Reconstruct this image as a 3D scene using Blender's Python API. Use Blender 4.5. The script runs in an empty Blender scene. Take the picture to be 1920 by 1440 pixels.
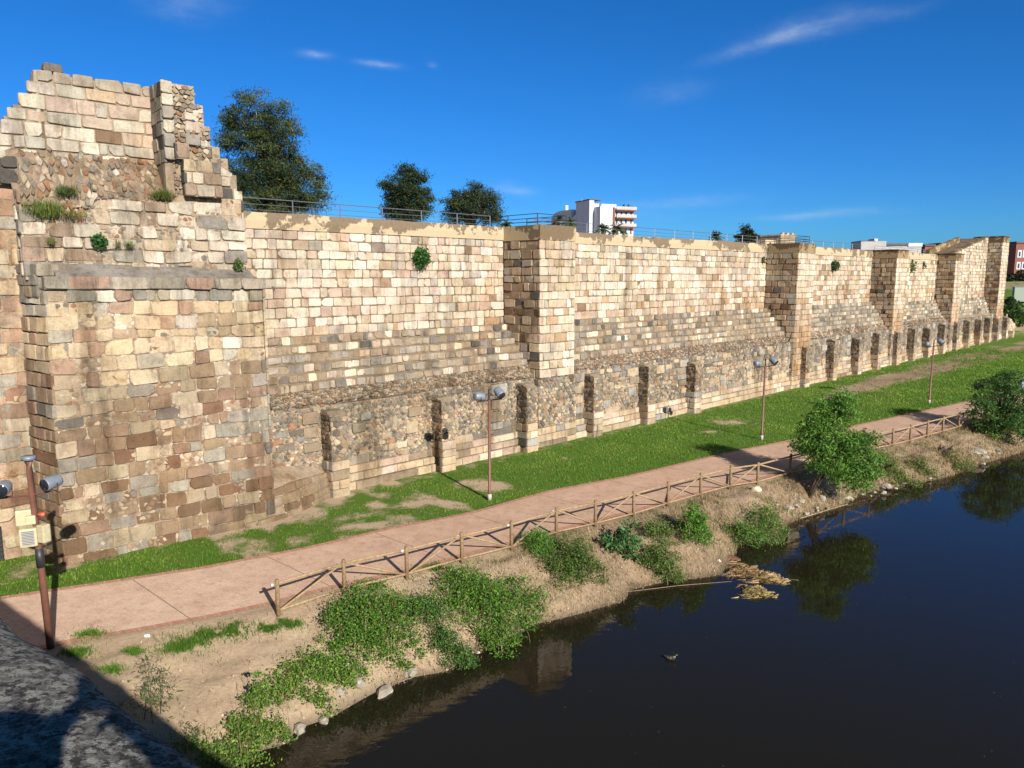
import bpy, bmesh, math, random
import numpy as np
from mathutils import Vector, Matrix, noise as mn
random.seed(7); rng = np.random.default_rng(7)
R = math.radians
scene = bpy.context.scene
COL = scene.collection

# ------------------------------------------------------------------ camera frame (real metres; camera 10 m above the path)
F_, HOR, CH = 1400.0, 519.0, 10.0
PITCH = math.atan((720 - HOR) / F_)
def at(px, py, z=0.0):
    """world point at height z seen at a pixel of the 1920x1440 photograph (used to survey the site)"""
    x = (px - 960) / F_; y = -(py - 720) / F_
    r = (x, math.cos(PITCH) + y * math.sin(PITCH), -math.sin(PITCH) + y * math.cos(PITCH))
    t = (z - CH) / r[2]
    return Vector((r[0] * t, r[1] * t, z))
def aty(px, py, Y):
    x = (px - 960) / F_; y = -(py - 720) / F_
    r = (x, math.cos(PITCH) + y * math.sin(PITCH), -math.sin(PITCH) + y * math.cos(PITCH))
    t = Y / r[1]
    return Vector((r[0] * t, Y, CH + r[2] * t))

# ------------------------------------------------------------------ tagging helpers
def tag(o, label=None, cat=None, group=None, kind=None):
    if label: o['label'] = label
    if cat: o['category'] = cat
    if group: o['group'] = group
    if kind: o['kind'] = kind
    return o
def thing(name, label, cat, loc=(0, 0, 0), group=None, rz=0):
    o = bpy.data.objects.new(name, None); COL.objects.link(o)
    o.location = loc; o.rotation_euler = (0, 0, rz); o.empty_display_size = .3
    return tag(o, label, cat, group)
def copy_tree(o, parent=None):
    c = o.copy(); COL.objects.link(c); c.parent = parent
    for ch in list(o.children): copy_tree(ch, c)
    return c

class MB:
    def __init__(s): s.v = []; s.f = []; s.c = []; s.m = []
    def add(s, verts, faces, col=(1, 1, 1), mi=0, mott=0):
        b = len(s.v); s.v.extend([tuple(v) for v in verts])
        if mott:
            for _ in verts: k = 1 + random.uniform(-mott, mott); s.c.append((col[0]*k, col[1]*k, col[2]*k))
        else: s.c.extend([col] * len(verts))
        s.f.extend([tuple(i + b for i in f) for f in faces]); s.m.extend([mi] * len(faces))
    def box(s, lo, hi, col=(1, 1, 1), M=None, mi=0):
        x0, y0, z0 = lo; x1, y1, z1 = hi
        v = [(x0,y0,z0),(x1,y0,z0),(x1,y1,z0),(x0,y1,z0),(x0,y0,z1),(x1,y0,z1),(x1,y1,z1),(x0,y1,z1)]
        if M is not None: v = [M(p) for p in v]
        s.add(v, [(3,2,1,0),(4,5,6,7),(0,1,5,4),(1,2,6,5),(2,3,7,6),(3,0,4,7)], col, mi)
    def tube(s, pts, rad, n=8, col=(1, 1, 1), cap=True, mi=0):
        pts = [Vector(p) for p in pts]; N = len(pts)
        if not hasattr(rad, '__len__'): rad = [rad] * N
        vs = []
        for i, p in enumerate(pts):
            t = (pts[min(i+1, N-1)] - pts[max(i-1, 0)]).normalized()
            a = t.cross(Vector((0, 0, 1)))
            if a.length < 1e-3: a = t.cross(Vector((0, 1, 0)))
            a.normalize(); b = a.cross(t)
            for k in range(n):
                w = 2 * math.pi * k / n
                vs.append(p + (a * math.cos(w) + b * math.sin(w)) * rad[i])
        fs = []
        for i in range(N - 1):
            for k in range(n):
                k2 = (k + 1) % n
                fs.append((i*n+k, i*n+k2, (i+1)*n+k2, (i+1)*n+k))
        if cap: fs.append(tuple(range(n))[::-1]); fs.append(tuple((N-1)*n+k for k in range(n)))
        s.add(vs, fs, col, mi)
    def build(s, name, mat, parent=None, smooth=False, loc=None):
        me = bpy.data.meshes.new(name)
        me.from_pydata(s.v, [], s.f)
        mats = mat if isinstance(mat, (list, tuple)) else [mat]
        for m in mats: me.materials.append(m)
        a = me.color_attributes.new('Col', 'FLOAT_COLOR', 'POINT')
        c = np.ones((len(s.v), 4), dtype=np.float32); 
        if len(s.v): c[:, :3] = np.array(s.c, dtype=np.float32)
        a.data.foreach_set('color', c.ravel())
        if len(mats) > 1: me.polygons.foreach_set('material_index', np.array(s.m, dtype=np.int32))
        if smooth: me.polygons.foreach_set('use_smooth', np.ones(len(s.f), dtype=bool))
        me.validate(); me.update()
        o = bpy.data.objects.new(name, me); COL.objects.link(o)
        if parent: 
            o.parent = parent
            if loc is None and parent.location.length > 0 and getattr(s, 'world', True):
                o.matrix_parent_inverse = Matrix.Translation(-parent.location) if parent.rotation_euler[2] == 0 else parent.matrix_basis.inverted()
        if loc is not None: o.location = loc
        return o
def arrays_obj(name, V, Fq, C, mat, parent=None):
    """fast mesh from numpy arrays (V n*3, Fq m*k, C n*3)"""
    me = bpy.data.meshes.new(name); k = Fq.shape[1]
    me.vertices.add(len(V)); me.vertices.foreach_set('co', V.astype(np.float32).ravel())
    me.loops.add(Fq.size); me.loops.foreach_set('vertex_index', Fq.astype(np.int32).ravel())
    me.polygons.add(len(Fq)); me.polygons.foreach_set('loop_start', np.arange(0, Fq.size, k, dtype=np.int32))
    me.update(calc_edges=True)
    a = me.color_attributes.new('Col', 'FLOAT_COLOR', 'POINT')
    c = np.ones((len(V), 4), dtype=np.float32); c[:, :3] = C; a.data.foreach_set('color', c.ravel())
    me.materials.append(mat); me.validate(); me.update()
    o = bpy.data.objects.new(name, me); COL.objects.link(o)
    if parent:
        o.parent = parent
        if parent.location.length > 0: o.matrix_parent_inverse = Matrix.Translation(-parent.location)
    return o

# ------------------------------------------------------------------ materials
def newmat(name):
    m = bpy.data.materials.new(name); m.use_nodes = True
    nt = m.node_tree; b = nt.nodes['Principled BSDF']
    return m, nt, b
def N(nt, t, **kw):
    n = nt.nodes.new(t)
    for k, v in kw.items():
        if k.startswith('i_'): n.inputs[int(k[2:])].default_value = v
        else: setattr(n, k, v)
    return n
def noise_node(nt, vec, scale, detail=4, rough=.6, stretch=None):
    n = N(nt, 'ShaderNodeTexNoise'); n.inputs['Scale'].default_value = scale
    n.inputs['Detail'].default_value = detail; n.inputs['Roughness'].default_value = rough
    if stretch:
        mp = N(nt, 'ShaderNodeMapping'); mp.inputs['Scale'].default_value = stretch
        nt.links.new(vec, mp.inputs['Vector']); vec = mp.outputs[0]
    nt.links.new(vec, n.inputs['Vector']); return n
def ramp(nt, fac, stops):
    r = N(nt, 'ShaderNodeValToRGB'); els = r.color_ramp.elements
    while len(els) < len(stops): els.new(.5)
    for e, (p, c) in zip(els, stops):
        e.position = p; e.color = (c, c, c, 1) if not hasattr(c, '__len__') else (*c, 1)
    nt.links.new(fac, r.inputs[0]); return r
def mix(nt, a, b, fac, mode='MIX'):
    m = N(nt, 'ShaderNodeMix', data_type='RGBA', blend_type=mode)
    for s, v in ((0, fac), (6, a), (7, b)):
        if hasattr(v, 'is_linked') or hasattr(v, 'links'): nt.links.new(v, m.inputs[s])
        else: m.inputs[s].default_value = v if not (hasattr(v, '__len__') and len(v) == 3) else (*v, 1)
    return m.outputs[2]
def geo(nt): return N(nt, 'ShaderNodeNewGeometry').outputs['Position']
def attr(nt, name='Col'):
    return N(nt, 'ShaderNodeAttribute', attribute_name=name).outputs['Color']
def bump(nt, b, h, strength, dist):
    bp = N(nt, 'ShaderNodeBump'); bp.inputs['Strength'].default_value = strength; bp.inputs['Distance'].default_value = dist
    nt.links.new(h, bp.inputs['Height']); nt.links.new(bp.outputs[0], b.inputs['Normal'])

def stone_mat(name, dirt=.5, streak=.35, k=.9):
    m, nt, b = newmat(name); p = geo(nt); c = attr(nt)
    n1 = noise_node(nt, p, 2.4, 9, .72); n2 = noise_node(nt, p, 13, 8, .78); n4 = noise_node(nt, p, 46, 5, .7)
    n3 = noise_node(nt, p, 1.5, 6, .68, (3.0, 3.0, .5)); n5 = noise_node(nt, p, .75, 8, .72); n6 = noise_node(nt, p, .33, 5, .6)
    c = mix(nt, c, (k, k, k*1.03), 1., 'MULTIPLY')
    c = mix(nt, c, ramp(nt, n6.outputs['Fac'], [(.34, (.80, .78, .74)), (.6, (1.04, 1.03, 1.02))]).outputs[0], 1., 'MULTIPLY')
    c = mix(nt, c, ramp(nt, n1.outputs['Fac'], [(.28, (.58, .53, .47)), (.46, (.96, .95, .93)), (.6, (1.03, 1.02, 1.0)), (.78, (1.12, 1.10, 1.06))]).outputs[0], 1., 'MULTIPLY')
    c = mix(nt, c, ramp(nt, n2.outputs['Fac'], [(.30, (.40, .37, .34)), (.44, (.92, .91, .90)), (.62, (1.06, 1.06, 1.05))]).outputs[0], .9, 'MULTIPLY')
    c = mix(nt, c, ramp(nt, n4.outputs['Fac'], [(.32, (.70, .68, .66)), (.6, (1.06, 1.06, 1.06))]).outputs[0], .8, 'MULTIPLY')
    c = mix(nt, c, (.07, .066, .058), ramp(nt, n3.outputs['Fac'], [(.54, 0.), (.72, streak)]).outputs[0])
    c = mix(nt, c, (.085, .08, .07), ramp(nt, n5.outputs['Fac'], [(.55, 0.), (.68, dirt)]).outputs[0])
    n8 = noise_node(nt, p, 1.0, 6, .65, (1.1, 1.1, .13)); n9 = noise_node(nt, p, 1.0, 5, .6, (.5, .5, .22))
    c = mix(nt, c, ramp(nt, n8.outputs['Fac'], [(.50, (1, 1, 1)), (.66, (.50, .47, .43))]).outputs[0], .8, 'MULTIPLY')
    c = mix(nt, c, ramp(nt, n9.outputs['Fac'], [(.53, (1, 1, 1)), (.72, (1.0, .80, .60))]).outputs[0], .5, 'MULTIPLY')
    nt.links.new(c, b.inputs['Base Color']); b.inputs['Roughness'].default_value = .93
    b.inputs['Specular IOR Level'].default_value = .15
    h = N(nt, 'ShaderNodeMath', operation='ADD'); nt.links.new(n2.outputs['Fac'], h.inputs[0]); nt.links.new(n4.outputs['Fac'], h.inputs[1])
    bump(nt, b, h.outputs[0], .8, .05); return m
M_ASH = stone_mat('ashlar_stone', .30, .42, .98)
M_OLD = stone_mat('weathered_stone', .50, .80, 1.08)
M_RUB = stone_mat('rubble_stone', .46, .38, .98)

def plaster_mat():
    m, nt, b = newmat('worn_plaster'); p = geo(nt)
    n1 = noise_node(nt, p, .62, 8, .70, (1, 1, 1.1)); n2 = noise_node(nt, p, 7, 6, .7)
    sep = N(nt, 'ShaderNodeSeparateXYZ'); nt.links.new(p, sep.inputs[0])
    zz = N(nt, 'ShaderNodeMapRange'); zz.inputs[1].default_value = 12.1; zz.inputs[2].default_value = 13.0; zz.inputs[3].default_value = -.06; zz.inputs[4].default_value = .24
    nt.links.new(sep.outputs[2], zz.inputs[0])
    ad0 = N(nt, 'ShaderNodeMath', operation='MULTIPLY_ADD'); nt.links.new(n1.outputs['Fac'], ad0.inputs[0]); ad0.inputs[1].default_value = 2.2; ad0.inputs[2].default_value = -.62
    ad = N(nt, 'ShaderNodeMath', operation='ADD'); nt.links.new(zz.outputs[0], ad.inputs[0]); nt.links.new(ad0.outputs[0], ad.inputs[1])
    msk = ramp(nt, ad.outputs[0], [(.60, 0.), (.64, 1.)])
    clean = mix(nt, (.36, .27, .16), (.50, .40, .26), n2.outputs['Fac'])
    worn = mix(nt, (.10, .078, .055), (.25, .18, .11), n2.outputs['Fac'])
    a = mix(nt, clean, worn, msk.outputs[0])
    a = mix(nt, a, attr(nt), 1.0, 'MULTIPLY')
    nt.links.new(a, b.inputs['Base Color']); b.inputs['Roughness'].default_value = .95; b.inputs['Specular IOR Level'].default_value = .15
    ih = N(nt, 'ShaderNodeMath', operation='SUBTRACT'); nt.links.new(n2.outputs['Fac'], ih.inputs[0]); nt.links.new(msk.outputs[0], ih.inputs[1])
    bump(nt, b, ih.outputs[0], .6, .03); return m
M_PLAS = plaster_mat()

def simple(name, col, rough=.6, metal=0., noise=0., scale=8, spec=.5, use_attr=False, stretch=None, bmp=0.):
    m, nt, b = newmat(name); b.inputs['Roughness'].default_value = rough; b.inputs['Metallic'].default_value = metal
    b.inputs['Specular IOR Level'].default_value = spec
    base = attr(nt) if use_attr else (*col, 1)
    if noise > 0 or use_attr:
        n = noise_node(nt, geo(nt), scale, 6, .65, stretch)
        lo = 1 - noise; r = ramp(nt, n.outputs['Fac'], [(.3, lo), (.7, 1 + noise * .25)])
        c = mix(nt, base, r.outputs[0], 1.0, 'MULTIPLY'); nt.links.new(c, b.inputs['Base Color'])
        if bmp: bump(nt, b, n.outputs['Fac'], bmp, .02)
    else: b.inputs['Base Color'].default_value = base
    return m
M_WOOD = simple('fence_wood', (.37, .255, .145), .8, 0, .45, 9, .2, stretch=(1, 1, 1), bmp=.2)
M_POSTW = simple('post_wood', (.28, .185, .10), .85, 0, .5, 11, .2, bmp=.2)
M_RUST = simple('brown_paint', (.17, .075, .05), .5, 0, .3, 5, .4)
M_LAMP = simple('lamp_housing', (.22, .245, .28), .5, .2, .25, 6)
M_GLASS = simple('lamp_glass', (.02, .022, .03), .12)
M_STEEL = simple('rail_steel', (.24, .245, .28), .4, .6, .2, 4)
M_CREAM = simple('cream_plastic', (.50, .44, .27), .5, 0, .2, 9)
M_DARK = simple('dark_metal', (.03, .03, .032), .5, 0, .2, 6)
M_WHITE = simple('white_render', (.56, .57, .58), .8, 0, .16, .6)
M_BRICKRED = simple('red_brick', (.24, .085, .06), .85, 0, .25, 1.2)
M_ROOFD = simple('dark_roof', (.10, .09, .09), .8, 0, .3, .8)
M_GREYW = simple('grey_wall', (.40, .38, .36), .85, 0, .2, .5)
M_WIN = simple('window_glass', (.035, .045, .06), .08)
M_VAR = simple('painted_parts', (1, 1, 1), .7, 0, .2, 12, .3, True)
M_ROCK = simple('bank_rock', (1, 1, 1), .9, 0, .45, 7, .2, True, bmp=.7)

def leaf_mat(name, trans=.25):
    m, nt, b = newmat(name); c = attr(nt)
    nt.links.new(c, b.inputs['Base Color']); b.inputs['Roughness'].default_value = .55; b.inputs['Specular IOR Level'].default_value = .3
    t = N(nt, 'ShaderNodeBsdfTranslucent')
    tc = mix(nt, c, (1.3, 1.25, .6), 1.0, 'MULTIPLY'); nt.links.new(tc, t.inputs[0])
    ms = N(nt, 'ShaderNodeMixShader'); ms.inputs[0].default_value = trans
    nt.links.new(b.outputs[0], ms.inputs[1]); nt.links.new(t.outputs[0], ms.inputs[2])
    nt.links.new(ms.outputs[0], nt.nodes['Material Output'].inputs[0]); return m
M_LEAF = leaf_mat('leaf', .32); M_STRAW = leaf_mat('straw', .12)
M_BARK = simple('bark', (.10, .075, .055), .95, 0, .5, 14, .1, bmp=.6)

def ground_mat():
    m, nt, b = newmat('soil_and_turf'); p = geo(nt); c = attr(nt)
    sp = N(nt, 'ShaderNodeSeparateColor'); nt.links.new(c, sp.inputs[0])
    n1 = noise_node(nt, p, 1.3, 8, .7); n2 = noise_node(nt, p, 9, 6, .7); n3 = noise_node(nt, p, 45, 4, .7)
    a = N(nt, 'ShaderNodeMath', operation='MULTIPLY_ADD'); nt.links.new(n1.outputs['Fac'], a.inputs[0]); a.inputs[1].default_value = .9; nt.links.new(sp.outputs[0], a.inputs[2])
    a2 = N(nt, 'ShaderNodeMath', operation='MULTIPLY_ADD'); nt.links.new(n2.outputs['Fac'], a2.inputs[0]); a2.inputs[1].default_value = .5; nt.links.new(a.outputs[0], a2.inputs[2])
    g = ramp(nt, a2.outputs[0], [(0., 0.), (.98, 0.), (1., .0)])
    g = N(nt, 'ShaderNodeMapRange'); g.inputs[1].default_value = 1.05; g.inputs[2].default_value = 1.3; nt.links.new(a2.outputs[0], g.inputs[0])
    soil = mix(nt, (.38, .275, .175), (.56, .43, .29), ramp(nt, n2.outputs['Fac'], [(.3, 0.), (.7, 1.)]).outputs[0])
    soil = mix(nt, soil, (.20, .14, .09), ramp(nt, n3.outputs['Fac'], [(.55, 0.), (.75, .6)]).outputs[0])
    soil = mix(nt, soil, (.22, .150, .095), sp.outputs[1])
    soil = mix(nt, soil, (.06, .05, .03), sp.outputs[2])
    turf = mix(nt, (.042, .095, .010), (.135, .22, .034), n3.outputs['Fac'])
    col = mix(nt, soil, turf, g.outputs[0]); nt.links.new(col, b.inputs['Base Color'])
    b.inputs['Roughness'].default_value = .95; b.inputs['Specular IOR Level'].default_value = .1
    h = N(nt, 'ShaderNodeMath', operation='ADD'); nt.links.new(n2.outputs['Fac'], h.inputs[0]); nt.links.new(n3.outputs['Fac'], h.inputs[1])
    bump(nt, b, h.outputs[0], .7, .05); return m
M_GROUND = ground_mat()

def path_mat():
    m, nt, b = newmat('stamped_concrete'); p = geo(nt)
    mp = N(nt, 'ShaderNodeMapping'); mp.inputs['Rotation'].default_value = (0, 0, R(-8)); nt.links.new(p, mp.inputs[0])
    bk = N(nt, 'ShaderNodeTexBrick'); nt.links.new(mp.outputs[0], bk.inputs[0]); bk.inputs['Scale'].default_value = 2.2
    bk.inputs['Mortar Size'].default_value = .012; bk.inputs['Mortar Smooth'].default_value = .6
    bk.inputs['Color1'].default_value = (1, 1, 1, 1); bk.inputs['Color2'].default_value = (.93, .90, .88, 1); bk.inputs['Mortar'].default_value = (.80, .74, .70, 1)
    n1 = noise_node(nt, p, .8, 7, .7); n2 = noise_node(nt, p, 14, 6, .75)
    c = mix(nt, (.53, .36, .26), (.66, .49, .365), ramp(nt, n1.outputs['Fac'], [(.3, 0.), (.7, 1.)]).outputs[0])
    n7 = noise_node(nt, p, 2.6, 8, .75)
    c = mix(nt, c, ramp(nt, n2.outputs['Fac'], [(.3, .78), (.65, 1.08)]).outputs[0], 1., 'MULTIPLY')
    c = mix(nt, c, ramp(nt, n7.outputs['Fac'], [(.32, .72), (.48, 1.), (.7, 1.06)]).outputs[0], 1., 'MULTIPLY')
    c = mix(nt, c, bk.outputs[0], .85, 'MULTIPLY')
    c = mix(nt, c, attr(nt), 1., 'MULTIPLY')
    nt.links.new(c, b.inputs['Base Color']); b.inputs['Roughness'].default_value = .85; b.inputs['Specular IOR Level'].default_value = .2
    bump(nt, b, n2.outputs['Fac'], .25, .01); return m
M_PATH = path_mat()
def edging_mat():
    m, nt, b = newmat('brick_edging'); p = geo(nt)
    n2 = noise_node(nt, p, 6, 6, .75)
    c = mix(nt, (.33, .15, .10), (.46, .25, .17), n2.outputs['Fac'])
    c = mix(nt, c, attr(nt), 1., 'MULTIPLY')
    nt.links.new(c, b.inputs['Base Color']); b.inputs['Roughness'].default_value = .9; return m
M_EDGE = edging_mat()

def water_mat():
    m, nt, b = newmat('river_water'); nt.nodes.remove(b); p = geo(nt)
    n1 = noise_node(nt, p, 1.6, 3, .5, (1, 1.6, 1)); n2 = noise_node(nt, p, .25, 2, .5)
    bp = N(nt, 'ShaderNodeBump'); bp.inputs['Strength'].default_value = .09; bp.inputs['Distance'].default_value = .08
    mu = N(nt, 'ShaderNodeMath', operation='MULTIPLY'); nt.links.new(n1.outputs['Fac'], mu.inputs[0]); nt.links.new(n2.outputs['Fac'], mu.inputs[1])
    nt.links.new(mu.outputs[0], bp.inputs['Height'])
    fr = N(nt, 'ShaderNodeFresnel'); fr.inputs[0].default_value = 1.33; nt.links.new(bp.outputs[0], fr.inputs[1])
    gl = N(nt, 'ShaderNodeBsdfGlossy'); gl.inputs['Roughness'].default_value = .015; gl.inputs[0].default_value = (1, 1, 1, 1); nt.links.new(bp.outputs[0], gl.inputs['Normal'])
    tr = N(nt, 'ShaderNodeBsdfTransparent'); tr.inputs[0].default_value = (.8, .68, .5, 1)
    df = N(nt, 'ShaderNodeBsdfDiffuse'); df.inputs[0].default_value = (.024, .019, .0105, 1)
    mt = N(nt, 'ShaderNodeMixShader'); mt.inputs[0].default_value = .55; nt.links.new(tr.outputs[0], mt.inputs[1]); nt.links.new(df.outputs[0], mt.inputs[2])
    ms = N(nt, 'ShaderNodeMixShader'); nt.links.new(fr.outputs[0], ms.inputs[0]); nt.links.new(mt.outputs[0], ms.inputs[1]); nt.links.new(gl.outputs[0], ms.inputs[2])
    out = nt.nodes['Material Output']; nt.links.new(ms.outputs[0], out.inputs[0])
    va = N(nt, 'ShaderNodeVolumeAbsorption'); va.inputs[0].default_value = (.42, .30, .16, 1); va.inputs[1].default_value = 1.0
    nt.links.new(va.outputs[0], out.inputs[1]); return m
M_WATER = water_mat()

def lichen_mat():
    m, nt, b = newmat('lichened_granite'); p = geo(nt)
    n0 = noise_node(nt, p, 5, 9, .75); n1 = noise_node(nt, p, 24, 9, .8); n2 = noise_node(nt, p, 120, 5, .75); n3 = noise_node(nt, p, 9, 9, .8); n4 = noise_node(nt, p, 44, 8, .75)
    c = mix(nt, (.07, .065, .06), (.19, .175, .155), n2.outputs['Fac'])
    c = mix(nt, c, (.32, .31, .27), ramp(nt, n1.outputs['Fac'], [(.48, 0.), (.54, .85)]).outputs[0])
    c = mix(nt, c, (.035, .033, .032), ramp(nt, n4.outputs['Fac'], [(.50, 0.), (.56, .95)]).outputs[0])
    c = mix(nt, c, (.33, .34, .15), ramp(nt, n3.outputs['Fac'], [(.60, 0.), (.66, .8)]).outputs[0])
    c = mix(nt, c, (.50, .49, .46), ramp(nt, n0.outputs['Fac'], [(.62, 0.), (.68, .6)]).outputs[0])
    nt.links.new(c, b.inputs['Base Color']); b.inputs['Roughness'].default_value = .95; b.inputs['Specular IOR Level'].default_value = .15
    h = N(nt, 'ShaderNodeMath', operation='ADD'); nt.links.new(n1.outputs['Fac'], h.inputs[0]); nt.links.new(n2.outputs['Fac'], h.inputs[1])
    bump(nt, b, h.outputs[0], .8, .012); return m
M_LICHEN = lichen_mat()

# ------------------------------------------------------------------ site frames
U = Vector((.7132, .7010, 0)); NW = Vector((.7010, -.7132, 0)); OW = Vector((-3.4, 37.6, 0))
def W(s, d, z): 
    p = OW + U * s + NW * d; return (p.x, p.y, z)
F0 = Vector((-15.6, 24.9, 0)); UB = Vector((.7676, .6409, 0)); NB = Vector((.6409, -.7676, 0))
def B(s, d, z):
    p = F0 + UB * s + NB * d; return (p.x, p.y, z)
def wall_sd(x, y):
    v = Vector((x, y, 0)) - OW; return v.dot(U), v.dot(NW)
EV = np.array([math.cos(R(40)), math.sin(R(40))]); QV = np.array([EV[1], -EV[0]])
def st(p): return (p[0]*EV[0] + p[1]*EV[1], p[0]*QV[0] + p[1]*QV[1])
def xy(sg, tau): return (sg*EV[0] + tau*QV[0], sg*EV[1] + tau*QV[1])
def table(pix, z=0.):
    q = sorted(st(at(x, y, z)) for x, y in pix); return np.array([a for a, _ in q]), np.array([b for _, b in q])
FAR = table([(0,1122),(222,1089),(387,1064),(569,1029),(640,1013),(728,992),(881,963),(1027,922),(1180,893),(1380,846),(1487,825),(1605,798),(1684,781),(1819,752),(1920,733)])
NEAR = table([(107,1207),(276,1178),(400,1155),(511,1131),(557,1118),(644,1096),(760,1071),(863,1043),(957,1018),(1043,995),(1116,976),(1187,959),(1252,940),(1313,923),(1369,910),(1420,899),(1471,883),(1636,838),(1673,829),(1706,821),(1738,813),(1767,804),(1797,793)])
SHORE = table([(440,1440),(480,1409),(533,1397),(558,1366),(617,1347),(699,1300),(777,1269),(839,1259),(896,1219),(961,1197),(980,1175),(1024,1166),(1080,1153),(1172,1126),(1179,1107),(1232,1094),(1351,1079),(1376,1038),(1382,1019),(1447,1013),(1472,985),(1510,968),(1560,954),(1582,946),(1616,926),(1689,912),(1774,895),(1841,870),(1920,847)], -1.4)
def ev(T, sg):
    a, b = T; sg = np.asarray(sg, dtype=float)
    r = np.interp(sg, a, b)
    k1 = (b[-1]-b[-4])/(a[-1]-a[-4]); k0 = 0.
    return np.where(sg > a[-1], b[-1] + (sg-a[-1])*k1, r)
def vn(x, y, sc, seed=0): return mn.noise(Vector((x*sc + seed*17.3, y*sc - seed*5.1, seed*3.7)))
def fbm(x, y, sc, seed=0): return vn(x,y,sc,seed) + .5*vn(x,y,sc*2.1,seed+1) + .25*vn(x,y,sc*4.3,seed+2)
def height(x, y):
    sg, tau = st((x, y)); tn = float(ev(NEAR, sg)) + .35; ts = float(ev(SHORE, sg))
    if ts - tn < 1.2: tn = ts - 1.2
    if tau <= tn:
        s, d = wall_sd(x, y)
        z = .32 * min(1, max(0, (s - 35) / 70.)) * min(1, max(0, (tn - tau - 4) / 8))
        tf = float(ev(FAR, sg))
        if tau < tf - .3: z += .035 * fbm(x, y, .6, 3) * min(1, (tf - tau - .3))
        return z - .0
    if tau <= ts:
        w = (tau - tn) / (ts - tn)
        return -1.4 * (.30*w + .70*w**2.6) + (.22*fbm(x, y, .7, 5) + .11*fbm(x, y, 2.3, 9)) * math.sin(math.pi*min(1, w*1.02))**.6 * min(1, (ts-tn)/3)
    k = tau - ts
    return max(-4.2, -1.4 - .20*k - .10*max(0, k-3) + .10*fbm(x, y, .8, 11) * min(1, k))

PATCH_DIRT = [(707,948,.55),(1060,860,.45),(900,907,1.5),(840,945,.9),(1370,792,1.8),(1330,810,.9),(930,915,1.1),(610,935,.9),(690,985,.8)]
PATCH_DIRT = [(*at(a, b)[:2], r) for a, b, r in PATCH_DIRT]
PATCH_GREEN = [(360,1207,.8),(330,1215,.5),(395,1195,.5),(145,1232,.45),(210,1256,.3),(440,1190,.45),(505,1180,.35),(545,1170,.35),(170,1200,.5),(250,1225,.25),(700,1105,.5),(820,1072,.6),(1010,1012,.7)]
PATCH_GREEN = [(*at(a, b, -.15)[:2], r) for a, b, r in PATCH_GREEN]
def green(x, y):
    """(grass, reddish soil, mud) weights of the ground"""
    sg, tau = st((x, y)); tn = float(ev(NEAR, sg)); tf = float(ev(FAR, sg)); ts = float(ev(SHORE, sg))
    s, d = wall_sd(x, y); red = 0.; mud = 0.
    if tau < tf:
        g = .78
        if s < -3:
            g = .55 + .36*fbm(x, y, 1.0, 21)
            if s < -13: g += .36
        w = max(0, min(1, (s - 22) / 30)); band = math.exp(-((d - 2.6 - .02*s) / (1.3 + .012*s))**2)
        nn = .62 + .8*fbm(s*.35, d*1.6, .35, 31) + .5*fbm(s, d*1.5, 1.2, 35)
        g -= w*band*max(0, nn)*.8; red = .8*w*band
        for px, py, r in PATCH_DIRT:
            q = math.hypot(x-px, (y-py)*1.3) / r + .45*fbm(x, y, 1.4, 33)
            if q < 1.3: g -= .48*max(0, 1.3 - q)
        if d < .35 and s > -6: g -= .2
        sb = (Vector((x, y, 0)) - F0)
        if sb.dot(NB) < .5 and s < -8: g -= .3
    elif tau < tn: g = 0
    else:
        g = -.15 + .28*fbm(x, y, .5, 41)
        for px, py, r in PATCH_GREEN:
            q = math.hypot(x-px, y-py) / r
            if q < 1.5: g += .8*max(0, 1.0 - q)
        g = min(g, .8)
        if tau > ts - .35: mud = min(1, max(0, (tau - ts + .35) / .6)); g -= mud
        red = .18 + .2*fbm(x, y, .6, 51) + min(.5, max(0, (sg-13)*.08))
    return max(-.5, g), max(0, min(1, red)), mud

# ------------------------------------------------------------------ ground, path, water
def build_ground():
    sgs = np.concatenate([np.arange(-16, 40, .3), np.arange(40, 75, .6), np.arange(75, 140, 2.)])
    rel = [-26, -22] + list(np.linspace(-18, -.4, 40)) + [-.05]
    V = []; C = []; cols = None
    for sg in sgs:
        tf = float(ev(FAR, sg)); tn = max(float(ev(NEAR, sg)), tf + 1.5); ts = max(float(ev(SHORE, sg)), tn + 1.2)
        taus = [tf + r*(1 + max(0, sg-35)*.022) for r in rel] + list(np.linspace(tf+.15, tn+.2, 5)) + list(np.linspace(tn+.35, ts, 26)) + [ts + k for k in (.15,.3,.5,.75,1.,1.4,1.9,2.5,3.2,4.2,5.5,7.5,10)]
        cols = len(taus)
        for t in taus:
            x, y = xy(sg, t); V.append((x, y, height(x, y))); C.append(green(x, y))
    V = np.array(V); C = np.clip(np.array(C), 0, 1); n = len(sgs)
    idx = np.arange(n*cols).reshape(n, cols)
    F = np.stack([idx[:-1, :-1], idx[:-1, 1:], idx[1:, 1:], idx[1:, :-1]], -1).reshape(-1, 4)[:, ::-1]
    o = arrays_obj('ground', V, F, C, M_GROUND); o.data.polygons.foreach_set('use_smooth', np.ones(len(F), dtype=bool))
    tag(o, kind='structure')
build_ground()
def strip(name, sg0, sg1, step, fa, fb, z, mat, kind=None, parts=1, colf=None):
    mb = MB(); sg = np.arange(sg0, sg1 + 1e-6, step); rows = []
    for q in sg:
        a, b = fa(q), fb(q)
        rows.append([xy(q, a + (b-a)*k/parts) for k in range(parts+1)])
    for i in range(len(sg)-1):
        for k in range(parts):
            v = [rows[i][k], rows[i+1][k], rows[i+1][k+1], rows[i][k+1]]
            c = colf(i) if colf else (1, 1, 1)
            mb.add([(p[0], p[1], z + height(*p)*.98) for p in v][::-1], [(0, 1, 2, 3)], c)
    o = mb.build(name, mat)
    if kind: tag(o, kind=kind)
    return o
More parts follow.
